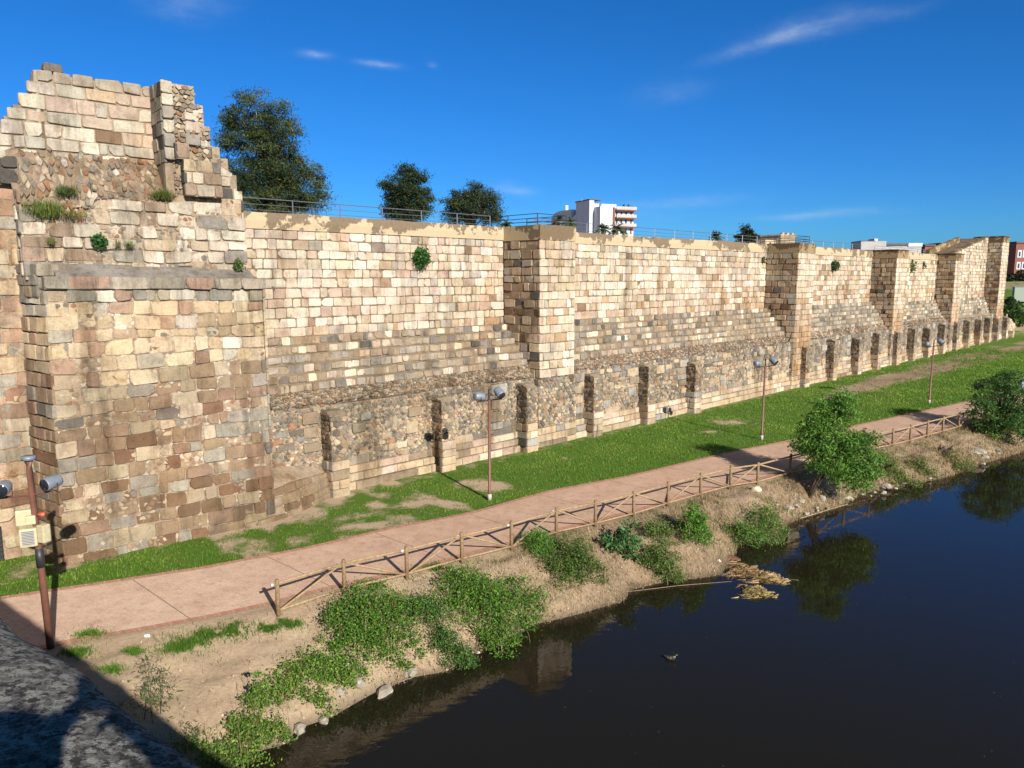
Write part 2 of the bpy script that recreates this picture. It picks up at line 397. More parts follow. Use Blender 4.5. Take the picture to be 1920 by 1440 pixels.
fF = lambda q: float(ev(FAR, q)); fN = lambda q: max(float(ev(NEAR, q)), fF(q) + 1.5)
strip('path', -10, 100, .5, lambda q: fF(q) + .0, lambda q: fN(q) - .0, .012, M_PATH, 'structure', 6, lambda i: tuple(1 - k*min(1, max(0, (-10+.5*i-6)/9)) for k in (.11, .18, .22)))
brickcol = lambda i: tuple([.80 + .45*((i*7919) % 13)/13.]*3) if i % 2 else (.95, .92, .88)
for nm, f in (('path_edging', fF), ('path_edging', fN)):
    strip(nm, -10, 70, .065, (lambda q, f=f: f(q) - .12), (lambda q, f=f: f(q) + .12), .02, M_EDGE, 'structure', 1, brickcol)
mb = MB()
for q in np.arange(-7.2, 80, 4.25):
    a = xy(q, fF(q) + .14); b = xy(q + .55, fN(q + .55) - .14)
    t = Vector((b[0]-a[0], b[1]-a[1], 0)).normalized(); s_ = Vector((t.y, -t.x, 0)) * .014
    A = Vector((*a, .0165)); Bq = Vector((*b, .0165))
    mb.add([A - s_, A + s_, Bq + s_, Bq - s_], [(0, 1, 2, 3)], (.5, .45, .4))
tag(mb.build('path_joints', simple('joint', (.16, .11, .09), .9)), kind='structure')

mb = MB(); mb.box((-60, -60, -9), (400, 400, -1.4)); o = mb.build('water', M_WATER); tag(o, kind='structure')
q = 420; X = rng.uniform(-6, 45, q); Y_ = rng.uniform(12, 45, q); r_ = rng.uniform(.006, .02, q); z_ = np.full(q, -1.397)
V = np.stack([np.stack([X-r_, Y_, z_], 1), np.stack([X, Y_-r_, z_], 1), np.stack([X+r_, Y_, z_], 1), np.stack([X, Y_+r_, z_], 1)], 1).reshape(-1, 3)
tag(arrays_obj('floating_specks', V, np.arange(4*q).reshape(q, 4), np.full((4*q, 3), .13), M_VAR), 'tiny pale specks floating on the river', 'flotsam', kind='stuff')
mb = MB(); mb.add([(-900, -900, -4.6), (1800, -900, -4.6), (1800, 1800, -4.6), (-900, 1800, -4.6)], [(0, 1, 2, 3)], (0, .3, .9)); tag(mb.build('riverbed', M_GROUND), kind='structure')
def terrace():
    mb = MB()   # town ground behind the fortress wall, level with the wall walk
    P = [W(-10, -6.8, 11.6), W(108, -6.8, 11.6), W(180, -60, 11.2), W(300, -300, 9.5), W(0, -420, 9.5), W(-60, -60, 11.4)]
    mb.add(P, [(0, 1, 2, 3, 4, 5)], (.15, .2, 0)); tag(mb.build('town_ground', M_GROUND), kind='structure')
    V = []; C = []; ss = np.linspace(100, 260, 60); dd = np.linspace(-60, 60, 50)
    for s in ss:
        for d in dd:
            q = s - .35*max(0, d+2); z = float(np.interp(q, [114, 119, 142, 160, 180, 260], [.1, .4, 5.4, 7.6, 9.2, 10.])); k = min(1, max(0, (q-114)/20)); z += .3*fbm(s, d, .15, 61) * k
            if s < 112 and d < -.6: z = -1
            V.append(W(s, d, z)); C.append((.55 + .4*fbm(s, d, .12, 62), .3, 0))
    V = np.array(V); C = np.clip(np.array(C), 0, 1); idx = np.arange(3000).reshape(60, 50)
    Fq = np.stack([idx[:-1, :-1], idx[:-1, 1:], idx[1:, 1:], idx[1:, :-1]], -1).reshape(-1, 4)[:, ::-1]
    tag(arrays_obj('hillside', V, Fq, C, M_GROUND), kind='structure')
terrace()

# ------------------------------------------------------------------ masonry generators
def jit(c, a=.06):
    L = .3*c[0]+.6*c[1]+.1*c[2]; k = (1 + random.uniform(-a, a)*1.6)*(L/.47)**.50; return tuple(max(.01, x*k*(1 + random.uniform(-a, a)*.4)) for x in c)
def stone(mb, fr, q, dep, col, r=.22, drop=.10, ph=1):
    """one block: q = four (a,z) corners ccw, rounded front"""
    cx = sum(p[0] for p in q)/4; cz = sum(p[1] for p in q)/4
    ring = []
    for i in range(4):
        p = q[i]; pv = q[i-1]; nx = q[(i+1) % 4]
        def lerp(a, b, t): return (a[0]+(b[0]-a[0])*t, a[1]+(b[1]-a[1])*t)
        lp = min(.45, r*.14/max(.05, math.hypot(p[0]-pv[0], p[1]-pv[1]))); ln = min(.45, r*.14/max(.05, math.hypot(p[0]-nx[0], p[1]-nx[1])))
        lp *= random.uniform(.5, 1.3); ln *= random.uniform(.5, 1.3)
        if random.random() < .10: lp, ln = min(.4, lp*3.2), min(.4, ln*2.6)
        ring.append(lerp(p, pv, lp)); ring.append(lerp(p, nx, ln))
    b = .026*min(1, r*4)
    def inset(p, k): 
        dx, dz = cx-p[0], cz-p[1]; L = math.hypot(dx, dz) or 1; k = min(k, L*.4); return (p[0]+dx/L*k, p[1]+dz/L*k)
    tilt = (random.uniform(-.012, .012), random.uniform(-.012, .012))
    V = [fr(p[0], p[1], -drop) for p in ring] + [fr(*inset(p, b*.35), dep - b*.55) for p in ring] + \
        [fr(*inset(p, b*1.5), dep + tilt[0]*(p[0]-cx)*3 + tilt[1]*(p[1]-cz)*3 + random.uniform(-.006, .006)) for p in ring]
    n = 8; F = []
    for L in range(2):
        for i in range(n):
            j = (i+1) % n; F.append((L*n+i, L*n+j, (L+1)*n+j, (L+1)*n+i))
    F.append(tuple(2*n+i for i in range(n)))
    if ph < 0: F = [f[::-1] for f in F]
    mb.add(V, F, col, mott=.14)
def courses(z0, z1, hc):
    hs = []; z = z0
    while z < z1 - hc[0]*.6: h = random.uniform(*hc); hs.append(h); z += h
    k = (z1 - z0)/sum(hs); zs = [z0]
    for h in hs: zs.append(zs[-1] + h*k)
    return zs
def panel(mb, fr, a0, a1, z0, z1, hc, wc, pal, gap=.012, dj=.02, r=.22, jt=.012, top=None, keep=None, ph=1, sag=.02, zs=None, ragged=False):
    zs = zs or courses(z0, z1, hc); sd = random.uniform(0, 99)
    wob = lambda a, k: sag*mn.noise(Vector((a*.35, k*3.1, sd))) if 0 < k < len(zs)-1 else 0
    for k in range(len(zs)-1):
        h = zs[k+1]-zs[k]; a = a0
        while a < a1 - 1e-4:
            w = random.uniform(*wc)*(.8 + .4*h/ (sum(hc)/2))
            if random.random() < .12: w *= .55
            b = a + w
            if a1 - b < wc[0]*.7: b = a1
            q = [(a+gap, zs[k]+wob(a, k)+gap), (b-gap, zs[k]+wob(b, k)+gap), (b-gap, zs[k+1]+wob(b, k+1)-gap), (a+gap, zs[k+1]+wob(a, k+1)-gap)]
            q = [(p[0]+random.uniform(-jt, jt)*(a0+.01 < p[0] < a1-.05), p[1]+random.uniform(-jt, jt)) for p in q]
            if top and ragged:
                if zs[k]+h*.7 > top(a + .1*w): a += .12; continue
            elif top:
                if min(q[0][1], q[1][1]) > min(top(a), top(b)) - .08: a = b; continue
                q = [(p[0], min(p[1], top(p[0]))) for p in q]
            am, zm = (a+b)/2, zs[k]+h/2
            if keep is None or keep(am, zm):
                stone(mb, fr, q, random.uniform(-dj, dj), jit(pal(am, zm)), r, ph=ph)
            a = b
def rubble(mb, fr, a0, a1, z0, z1, cs, pal, gap=.014, dj=.02, top=None, ph=1):
    """irregular fieldstone: jittered hexagonal cells"""
    dx = cs*1.15; dz = cs*.80; jitv = {}
    def vert(i, j):
        if (i, j) not in jitv:
            jitv[(i, j)] = (a0 + i*dx*.5 + random.uniform(-.26, .26)*cs, z0 + j*dz/3. + random.uniform(-.24, .24)*cs)
        return jitv[(i, j)]
    nz = int((z1-z0)/dz) + 1; na = int((a1-a0)/dx) + 1
    for k in range(nz+1):
        for c in range(na+1):
            i = 2*c + (k % 2); j = 3*k
            ks = [(i-1, j-1), (i, j-2), (i+1, j-1), (i+1, j+1), (i, j+2), (i-1, j+1)]
            P = [vert(*t) for t in ks]
            P = [(min(a1, max(a0, p[0])), min(z1, max(z0, p[1]))) for p in P]
            cx = sum(p[0] for p in P)/6; cz = sum(p[1] for p in P)/6
            if top and cz > top(cx): continue
            ar = abs(sum(P[t][0]*P[(t+1) % 6][1]-P[(t+1) % 6][0]*P[t][1] for t in range(6)))/2
            if ar < cs*cs*.15: continue
            def ins(p, g):
                ex, ez = cx-p[0], cz-p[1]; L = math.hypot(ex, ez) or 1; g = min(g, L*.6); return (p[0]+ex/L*g, p[1]+ez/L*g)
            if random.random() < .10: continue
            d = random.uniform(-dj, dj); g = gap*random.uniform(.4, 1.6) + (cs*random.uniform(.02, .16) if random.random() < .45 else 0)
            V = [fr(*ins(p, g), -.05) for p in P] + [fr(*ins(p, g+cs*.03), d-.008) for p in P] + [fr(*ins(p, g+cs*.11), d+.004) for p in P]
            F = []
            for L in range(2):
                for t in range(6):
                    u = (t+1) % 6; F.append((L*6+t, L*6+u, (L+1)*6+u, (L+1)*6+t))
            F.append(tuple(12+t for t in range(6)))
            if ph < 0: F = [f[::-1] for f in F]
            mb.add(V, F, jit(pal(cx, cz), .1))
def pick(ws):
    t = random.random()*sum(w for w, _ in ws)
    for w, c in ws:
        t -= w
        if t <= 0: return c
    return ws[-1][1]
CREAM=(.64,.55,.42); WHITE=(.68,.62,.52); PINKW=(.64,.54,.44); TAN=(.55,.44,.30); PINK=(.56,.42,.32); GREY=(.45,.42,.36); ORNG=(.52,.33,.18); DKG=(.19,.175,.15); BRWN=(.36,.24,.15)
MORT=(.24,.18,.12)  # mortar brown, darkened for soil and for the shade between blocks
def pal_curtain(s, z):
    n = fbm(s, z*1.5, .16, 71); t = max(0, (9.2 - z)/2.2) if z > 6.9 else .3
    en = max([0] + [1 - (e-s)/6. for e in (7.5, 40.5, 64.8, 86.3, 109.) if 0 <= e-s < 6]); stain = max(0, .9*max(t, .0)*(.35 + n + .9*en + (.35 if 11 < s < 41 else 0)))
    far = min(1, max(0, (s-8)/40)); dr = max(0, fbm(s, z*.5, .3, 72))*(.4+far)
    ws = [(1.5, CREAM), (1.1-.4*far, WHITE), (1.0, PINKW), (.7+.9*far, TAN), (.45+max(0, n)*.8, PINK), (.22, GREY), (stain*1.4, ORNG), (stain*.8, PINK), (.10+.25*far, BRWN), (dr*.9, GREY), (dr*.4, (.30,.26,.20)), (.4*far, (.48,.35,.21))]
    if z > 11.55: ws += [(1.2, GREY), (.5, (.34,.29,.22))]
    c = pick(ws); q = max(0, min(1, .5 + 1.1*fbm(s, z*1.2, .22, 75))); o = max(0, min(1, stain*1.1))
    loc = [a*(1-q) + b*q for a, b in zip((.60,.51,.385), (.57,.44,.315))]; loc = [a*(1-o) + b*o for a, b in zip(loc, (.50,.33,.20))]
    return tuple(a*.74 + b*.26 for a, b in zip(c, loc))
def pal_batter(s, z):
    n = fbm(s, z*2, .22, 73)
    if s > 43: return pick([(1, (.39,.355,.29)), (.9, (.45,.39,.30)), (.7, (.33,.30,.25)), (.5, (.50,.43,.33)), (.3+max(0, n), (.25,.23,.195)), (.2, CREAM)])
    return pick([(.9, (.47,.38,.27)), (1.0, (.42,.37,.30)), (.05+1.1*max(0, n), (.22,.20,.17)), (.35, CREAM), (.7, (.38,.30,.21)), (.5+1.2*max(0, n), (.31,.28,.235)), (.10, WHITE), (.35, (.52,.44,.33))])
def pal_tower(s, z):
    st_ = max(0, 1 - abs(z - 7.8)/2.0); lo = max(0, (7.2 - z)/2)*(.0 if s < 20 else 1.2)
    c = pick([(1.5, CREAM), (.8, WHITE), (.9, TAN), (.5, PINKW), (.35+st_*.6, PINK), (st_*.7+lo, ORNG), (.15, GREY)])
    o = min(.85, lo*.75)*(.6 + .5*fbm(s, z, .8, 78)); c = tuple(a*.66 + b*.34 for a, b in zip(c, (.60,.49,.35))); return tuple(a*(1-o) + b*o for a, b in zip(c, (.50,.315,.17)))
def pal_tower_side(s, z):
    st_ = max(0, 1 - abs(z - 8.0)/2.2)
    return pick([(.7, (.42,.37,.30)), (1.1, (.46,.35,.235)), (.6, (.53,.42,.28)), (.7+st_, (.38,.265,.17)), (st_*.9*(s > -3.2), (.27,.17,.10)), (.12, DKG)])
def pal_base(s, z): return pick([(1.2, TAN), (.9, (.60,.46,.30)), (.5, CREAM), (.5, PINK), (.35, (.40,.31,.21)), (.15, GREY)])
def pal_rub(s, z):
    n = fbm(s, z*1.6, .45, 77); dk = max(0, (z-3.0)*.9) + max(0, n)*1.0
    n2 = max(0, mn.noise(Vector((s*.12, z*1.7, 5.)))*2.4); dk = max(0, (z-3.1)*2.8) + max(0, n)*1.2 + n2*1.6
    c = pick([(1.0, (.50,.39,.26)), (.9, (.58,.48,.34)), (.26, (.44,.22,.11)), (.35, (.48,.30,.17)), (.5+dk*.3, (.27,.29,.29)), (.2+dk*.8, (.15,.145,.13)), (.4, (.46,.34,.25)), (.4+dk*1.3, (.26,.24,.20))])
    k = .30; g_ = (.50,.40,.28)
    if s > 36: f = min(1, max(0, (z-1.6)/.8))*min(1, (s-36)/10); g_ = tuple(a*(1-f)+b*f for a, b in zip(g_, (.34,.305,.25))); k = .30 + .3*f
    return tuple(a*(1-k)+b*k for a, b in zip(c, g_))
def pal_bast(s, z):
    n = fbm(s, z*1.3, .35, 79)
    if z < 6.4 + .9*n:
        lo = max(0, (3.2-z)/3)
        return pick([(1.4, (.40,.29,.185)), (.8, (.40,.275,.19)), (.7, (.46,.37,.25)), (.5, (.40,.365,.29)), (.30, (.34,.205,.125)), (.35*(1-lo), (.54,.45,.32)), (lo*2.0, (.32,.21,.125)), (.18, (.27,.24,.20))])
    if z < 9.1: return pick([(1.2, (.60,.47,.30)), (1.0, (.63,.52,.35)), (.5, (.50,.38,.24)), (.45, (.52,.47,.37)), (.25, (.52,.36,.24)), (.18, (.70,.64,.53))])
    return pick([(1.0, (.42,.37,.28)), (.7, (.36,.335,.27)), (.6, (.50,.41,.28)), (.2, (.40,.29,.20)), (.4, (.62,.57,.46)), (.06, DKG)])
def pal_tier2(s, z): return pick([(1.0, (.52,.46,.36)), (.9, (.60,.54,.43)), (.6, (.38,.35,.29)), (.3, (.44,.33,.24)), (.4, (.53,.43,.30)), (.08, DKG)])
def pal_tier3(s, z):
    if z > 16.75: return pick([(1, (.50,.42,.31)), (1, (.46,.40,.32)), (.6, (.54,.46,.35))])
    return pick([(1.3, (.64,.58,.46)), (.9, (.54,.49,.40)), (.6, (.56,.43,.28)), (.5, (.48,.40,.32)), (.18, BRWN), (.5, (.60,.48,.37))])
def pal_left(s, z): return pick([(1.2, (.54,.38,.26)), (.9, (.58,.45,.30)), (.5, (.42,.29,.20)), (.5, (.46,.42,.34)), (.5, (.60,.52,.38)), (.15, (.44,.27,.17))])
def pal_core(s, z):
    c = pick([(1.1, (.46,.36,.25)), (.45, (.42,.20,.11)), (.4, (.28,.26,.22)), (.5, (.56,.48,.36)), (.6, (.33,.25,.17)), (.15, (.66,.60,.50)), (.25, (.26,.28,.25))])
    return tuple(a*.72 + b*.28 for a, b in zip(c, (.42,.32,.21)))

def extrude(mb, prof_fn, ss, col, fr, close=True):
    """core solid: prof_fn(s) -> list of (d,z) going round; extruded along s"""
    n = None; rows = []
    for s in ss: rows.append([fr(s, d, z) for d, z in prof_fn(s)])
    n = len(rows[0]); V = [p for r in rows for p in r]; F = []
    for i in range(len(ss)-1):
        for k in range(n):
            k2 = (k+1) % n; F.append((i*n+k, (i+1)*n+k, (i+1)*n+k2, i*n+k2))
    F.append(tuple(range(n))); F.append(tuple((len(ss)-1)*n+k for k in range(n))[::-1])
    mb.add(V, F, col)

# ------------------------------------------------------------------ the curtain wall, its towers and its buttresses
TOWERS = [(7.5, 10.6, 12.95), (40.5, 43.85, 12.95), (64.8, 68.2, 12.9), (86.3, 89.6, 12.95), (109.0, 112.8, 16.0)]
PILS = [-6.65,-.24,5.97,11.96,17.73,23.6,42.06,48.2,54.3,59.7,65.3,70.9,76.3,82.2,87.6,93.2,98.8,103.8,108.4,113.8,118.0]
STRETCH = [(-9.6, 7.5, -9.75, 9.05), (10.6, 40.5, 9.05, 42.4), (43.85, 64.8, 42.4, 66.5), (68.2, 86.3, 66.5, 88.), (89.6, 109., 88., 119.5)]
WL = ['first stretch of stone wall beside the ruined bastion, with the round green bush growing high on it',
      'longest stretch of stone wall, between the two nearest square towers, with bulging grey steps at mid height',
      'stretch of stone wall between the second and third towers, with a small dark bush high on it',
      'short stretch of stone wall between the third and fourth towers, yellowish weeds near its top',
      'farthest stretch of stone wall, whose top climbs as a ramp towards the tall end tower']
TL = ['nearest square stone tower standing above the lamp, pale front and dark eroded left side',
      'second square stone tower from the bastion, orange stained foot, behind the middle lamp post',
      'third square stone tower from the bastion, slender, between the weedy wall stretches',
      'fourth square stone tower, its left side cracked and broken, where the ramp begins',
      'tallest end tower of the wall, at the far right top of the ramp']
def zstep(s): return 7.25 if s < 60 else 7.0
for i, (s0, s1, p0, p1) in enumerate(STRETCH):
    c = W((s0+s1)/2, 0, 0)
    root = thing('curtain_wall', WL[i], 'wall', c, 'stretches of the fortress wall')
    if i == 4: top = lambda s: 12.9 + 3.0*min(1, max(0, (s-90.5)/18.0))
    else: top = lambda s: 12.15
    zs0 = zstep(s0); NC = 6; D0 = (-3.5, -3.5, -3.15, -2.75, -2.45)[i]; STP = (-1.49 - D0)/6
    # facing
    mb = MB()
    extrude(mb, lambda s: [(D0-.04, 4.0), (D0-.04, top(s)-.02), (-6.5, top(s)-.02), (-6.5, 4.0)], np.linspace(s0, s1, 9), MORT, W)
    near = s0 < 30
    panel(mb, lambda a, z, d: W(a, D0+d, z), s0, s1, zs0-.1, 12.15, (.42, .56), (.32, .84), pal_curtain, .013, .03, .34, .026, top=None, ph=1) if i < 4 else \
        panel(mb, lambda a, z, d: W(a, D0+d, z), s0, s1, zs0-.1, 16., (.43, .53), (.4, .9), pal_curtain, .015, .03, .34, .03, top=top, ph=1)
    mb.build('facing', M_ASH, root)
    # plaster parapet
    if i < 4:
        mb = MB(); ss = np.linspace(s0, s1, int((s1-s0)/.35)+2)
        tz = lambda s: 12.92 + .06*fbm(s, 0, .5, 81) - (.18 if fbm(s, 3, .35, 82) > .55 else 0)
        extrude(mb, lambda s: [(D0+.03+.02*fbm(s, 1, .8, 83), 12.16), (D0+.05+.02*fbm(s, 1, .8, 83), 12.5), (D0, tz(s)), (D0-.45, tz(s)-.02), (D0-.45, 12.16)], ss, (1, 1, 1), W)
        mb.build('plaster_parapet', M_PLAS, root)
    else:
        mb = MB(); ss = np.linspace(s0, s1, 24)
        extrude(mb, lambda s: [(D0+.10, top(s)), (D0+.10, top(s)+.22), (D0-.45, top(s)+.24), (D0-.45, top(s))], ss, (.62, .58, .52), W)
        mb.build('ramp_coping', M_PLAS, root)
        mb = MB(); extrude(mb, lambda s: [(D0-2.6, top(s)-.1), (D0-2.6, top(s)+.75), (D0-3.1, top(s)+.75), (D0-3.1, top(s)-.1)], np.linspace(s0+1, s1-5, 16), (.8, .72, .6), W)
        mb.build('ramp_parapet', M_PLAS, root)
    # stepped footing
    mb = MB(); rise = lambda s: .0
    prof = [(-3.9, 4.3)]
    zt = zs0
    pts = []
    for k in range(NC):
        d = D0 + STP*(k+1) - .045; za = zs0 - .405*k - .095; zb = zs0 - .405*(k+1) - .015
        pts += [(d, za), (d, zb)]
    pr = [(-3.9, zs0-.015)] + pts + [(-1.05, 4.28), (-3.9, 4.2)]
    gap_t = [t for t in TOWERS]
    extrude(mb, lambda s: pr[::-1], np.linspace(max(s0, p0), s1, 6), (.33, .265, .18), W)
    for k in range(NC):
        d = D0 + STP*(k+1); za = zs0 - .405*(k+1) - .01; zb = zs0 - .405*k - .055
        dam = lambda a, z, i=i: not (i in (1, 2) and fbm(a, z*2, .3, 91) > .75)
        panel(mb, lambda a, z, e, d=d: W(a, d+e + .05*mn.noise(Vector((a*.6, k*2.2, 3))), z + .05*mn.noise(Vector((a*.25, k*.7, 8)))), max(s0, p0), s1, za, zb, (.4, .42), (.36, .66) if near else (.5, .95), pal_batter, .015, .06, .34, .03, keep=dam, zs=[za, zb])
    mb.build('stepped_footing', M_OLD, root)
    # rubble plinth
    mb = MB(); ph0 = 4.22
    ptop = lambda s: 4.2 + .14*fbm(s, 2, .4, 93) - (max(0, s-113)*.42)
    extrude(mb, lambda s: [(-.90, -.6), (-.90, ptop(s)-.04), (-1.35, ptop(s)+.06), (-1.75, 4.55 if s < 113 else ptop(s)), (-3.6, 4.5 if s < 113 else ptop(s)), (-3.6, -.6)], np.linspace(p0, p1, int((p1-p0)/.6)+2), (.42, .345, .245), W)
    cs = .175 if i == 0 else (.21 if i == 1 else .36)
    rubble(mb, lambda a, z, e: W(a, -.86+e, z), p0, p1, 1.1, 4.3, cs, pal_rub, top=ptop)
    if i >= 2: panel(mb, lambda a, z, e: W(a, e-.825, z), p0, p1, 1.14, 2.0, (.40, .46), (.7, 1.4), pal_base, .014, .03, .35, .02)
    th = .30 if i == 0 else -.12
    panel(mb, lambda a, z, e: W(a, e-.835, z), p0, p1, 1.5, 4.1, (.22, .38), (.25, .75), pal_rub, .012, .03, .4, .03, top=ptop, keep=lambda a, z: mn.noise(Vector((a*.45, z*.9, 7.7+i))) + random.uniform(-.12, .12) > th)
    sl = lambda a, v, e: W(a, -.95 - v*.75, 4.3 + v*.42 + e)
    if i < 4: rubble(mb, lambda a, v, e: W(a, -.90 - v*.60 + e, 4.20 + v*.66 + e), p0, p1, 0, 1.0, cs*.8, lambda a, z: tuple(q*.88 for q in pal_core(a, z)))
    for sb in np.arange(p0+2.3, p1-1, 2.95):          # stacked dressed blocks bonded into the rubble
        z = 1.5
        while z < 3.9:
            h = random.uniform(.38, .6); w = random.uniform(.55, 1.25)
            if random.random() < (.85 if int((sb-p0)/2.95) % 2 == 0 else .3):
                a = sb + random.uniform(-.3, .3)
                stone(mb, lambda a, z, e: W(a, -.80+e, z), [(a-w/2, z), (a+w/2, z), (a+w/2, z+h), (a-w/2, z+h)], .03, jit(pick([(1, GREY), (1, (.38,.31,.22)), (.6, TAN)])), .3, drop=.12)
            z += h + random.uniform(0, .25)
    panel(mb, lambda a, z, e: W(a, e-.83, z), p0, p1, 1.12, 1.56, (.42, .44), (.7, 1.4), lambda a, z: pick([(1, (.40,.34,.26)), (.8, (.30,.27,.22)), (.7, TAN)]), .014, .03, .35, .03, zs=[1.12, 1.56], keep=lambda a, z: fbm(a, 0, .3, 97) > -.15)
    mb.build('rubble_plinth', M_RUB, root)
    mb = MB()
    for k, (za, zb, d) in enumerate([(-.12, .38, -.56), (.38, .76, -.66), (.76, 1.14, -.76)]):
        extrude(mb, lambda s: [(d-.05, za), (d-.05, zb-.02), (-1.2, zb-.02), (-1.2, za)], [p0 + .002*k, p1 - .002*k], (.44, .35, .24), W)
        zg = lambda a: .0
        panel(mb, lambda a, z, e, d=d: W(a, d+e, z), p0, p1, za, zb, (.38, .4), (.7, 1.6), pal_base, .012, .025, .3, .012, zs=[za, zb])
    mb.build('ashlar_base', M_ASH, root)
    for s in [p for p in PILS if p0 <= p < p1]:
        mb = MB(); w = .92; zt = 4.05 + random.uniform(-.25, .1) - max(0, s-113)*.5
        dk = (.32, .26, .18)
        prf = lambda q: [(-1.2, -.3), (-.06, -.3), (-.06, zt-.25), (-.42, zt-.03), (-1.2, zt)]
        extrude(mb, lambda q: prf(q)[::-1], [s+.04, s+w*.5, s+w-.04], dk, W)
        hz = 1.25 + random.uniform(0, .5)
        panel(mb, lambda a, z, e: W(a, e+.02, z), s, s+w, -.1, hz, (.4, .5), (.5, .9), pal_base, .012, .02, .3, .01)
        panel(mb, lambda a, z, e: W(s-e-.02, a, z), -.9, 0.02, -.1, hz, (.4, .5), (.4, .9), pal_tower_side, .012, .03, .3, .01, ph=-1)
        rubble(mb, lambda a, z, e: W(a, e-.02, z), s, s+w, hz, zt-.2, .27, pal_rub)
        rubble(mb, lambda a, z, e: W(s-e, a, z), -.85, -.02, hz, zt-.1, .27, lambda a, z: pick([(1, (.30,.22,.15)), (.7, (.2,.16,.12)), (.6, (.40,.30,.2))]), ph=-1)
        mb.build('buttress', M_RUB, root)

for i, (s0, s1, zt) in enumerate(TOWERS):
    c = W((s0+s1)/2, -.5, 0)
    root = thing('square_tower', TL[i], 'tower', c, 'square towers along the fortress wall')
    zb = 4.1 if i == 0 else (2.6 if i == 1 else 3.6); zc = zt - .85
    mb = MB()
    extrude(mb, lambda s: [(-.545, zb), (-.545, zc), (-6, zc), (-6, zb)], [s0+.045, s1-.045], MORT, W)
    zsn = courses(zb, zc, (.42, .56))
    fl = (lambda z: .0) if i else (lambda z: max(0, 5.2 - z)*.05)
    panel(mb, lambda a, z, e: W(a, -.5+e+fl(z), z), s0, s1, zb, zc, (.44, .54), (.34, .86), pal_tower, .014, .026, .30, .02, zs=zsn)
    dk = pal_tower_side
    er = (lambda a, z: -.10*max(0, 1-abs(z-7.6)/1.2)*max(0, mn.noise(Vector((a*1.5, z*1.5, 4)))+.4)) if i == 0 else (lambda a, z: 0)
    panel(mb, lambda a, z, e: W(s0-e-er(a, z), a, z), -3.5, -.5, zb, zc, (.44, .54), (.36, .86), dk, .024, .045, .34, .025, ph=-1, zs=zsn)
    panel(mb, lambda a, z, e: W(s1+e, a, z), -3.5, -.5, zb, zc, (.44, .54), (.34, .86), pal_tower, .014, .026, .30, .02, zs=zsn)
    mb.build('shaft', M_ASH, root)
    mb = MB(); fs0, fs1 = s0 - .06, s1 + .25
    extrude(mb, lambda s: [(-.56, -.4), (-.56, zb-.02), (-2.6, zb-.02), (-2.6, -.4)], [fs0+.045, fs1-.045], (.36, .28, .19), W)
    if i != 1: rubble(mb, lambda a, z, e: W(a, e-.51, z), fs0, fs1, 1.14, zb, .25 if i == 0 else .36, pal_rub)
    else: panel(mb, lambda a, z, e: W(a, e-.5, z), fs0, fs1, 1.14, zb, (.44, .54), (.45, 1.0), pal_tower, .019, .02, .3, .02)
    rubble(mb, lambda a, z, e: W(fs0-e, a, z), -2.6, -.5, 1.14, zb, .28, pal_rub, ph=-1)
    panel(mb, lambda a, z, e: W(a, e-.47, z), fs0, fs1, -.1, 1.14, (.38, .42), (.7, 1.3), pal_base, .014, .02, .3, .012)
    panel(mb, lambda a, z, e: W(fs0-.02-e, a, z), -1.2, -.47, -.1, 1.14, (.38, .42), (.5, .9), pal_base, .014, .02, .3, .012, ph=-1)
    mb.build('footing', M_RUB, root)
    mb = MB()
    k = (.9, .86, .80) if i < 1 else (.62, .56, .48)
    extrude(mb, lambda s: [(-.49, zc), (-.49+.01*fbm(s, i, .9, 3), zt-.03*abs(fbm(s, i, 1.2, 4))), (-4.5, zt), (-4.5, zc)], np.linspace(s0-.012, s1+.012, 9), k, W)
    mb.build('plaster_crown', M_PLAS, root)
    if i >= 2:
        mb = MB(); extrude(mb, lambda s: [(-.40, zt), (-.40, zt+.10), (-4.4, zt+.10), (-4.4, zt)], [s0-.08, s1+.08], (.5, .47, .43), W)
        mb.build('cap_slab', M_PLAS, root)

# railings along the wall walk
def railing(sa, sb, label, d=-4.35):
    root = thing('railing', label, 'railing', W((sa+sb)/2, d, 12.2), 'steel railings on the wall walk')
    n = max(2, int(round((sb-sa)/2.6)))
    for k in range(n+1):
        s = sa + (sb-sa)*k/n; mb = MB(); mb.box((-.024, -.024, 0), (.024, .024, 1.42), M=lambda p, s=s: Vector(W(s, d, 12.2)) + Vector(p))
        mb.build('post', M_STEEL, root)
    for z, r in ((13.60, .024), (13.33, .014), (13.08, .014)):
        mb = MB(); mb.tube([W(sa, d, z), W(sb, d, z)], r, 6); mb.build('rail', M_STEEL, root)
    mb = MB(); extrude(mb, lambda s: [(d-.3, 11.7), (d-.3, 12.98), (d-.42, 12.98), (d-.42, 11.7)], [sa, sb], (1, 1, 1), W); mb.build('kerb_wall', M_GREYW, root)
RL = ['grey steel railing above the first wall stretch, next to the ruined bastion', 'long steel railing above the longest wall stretch, below the white apartment block', 'steel railing above the wall between the second and third towers', 'short steel railing above the wall between the third and fourth towers']
for (sa, sb), l in zip([(-8.3, 7.2), (10.9, 40.2), (44.2, 64.5), (68.5, 86.)], RL): railing(sa, sb, l)
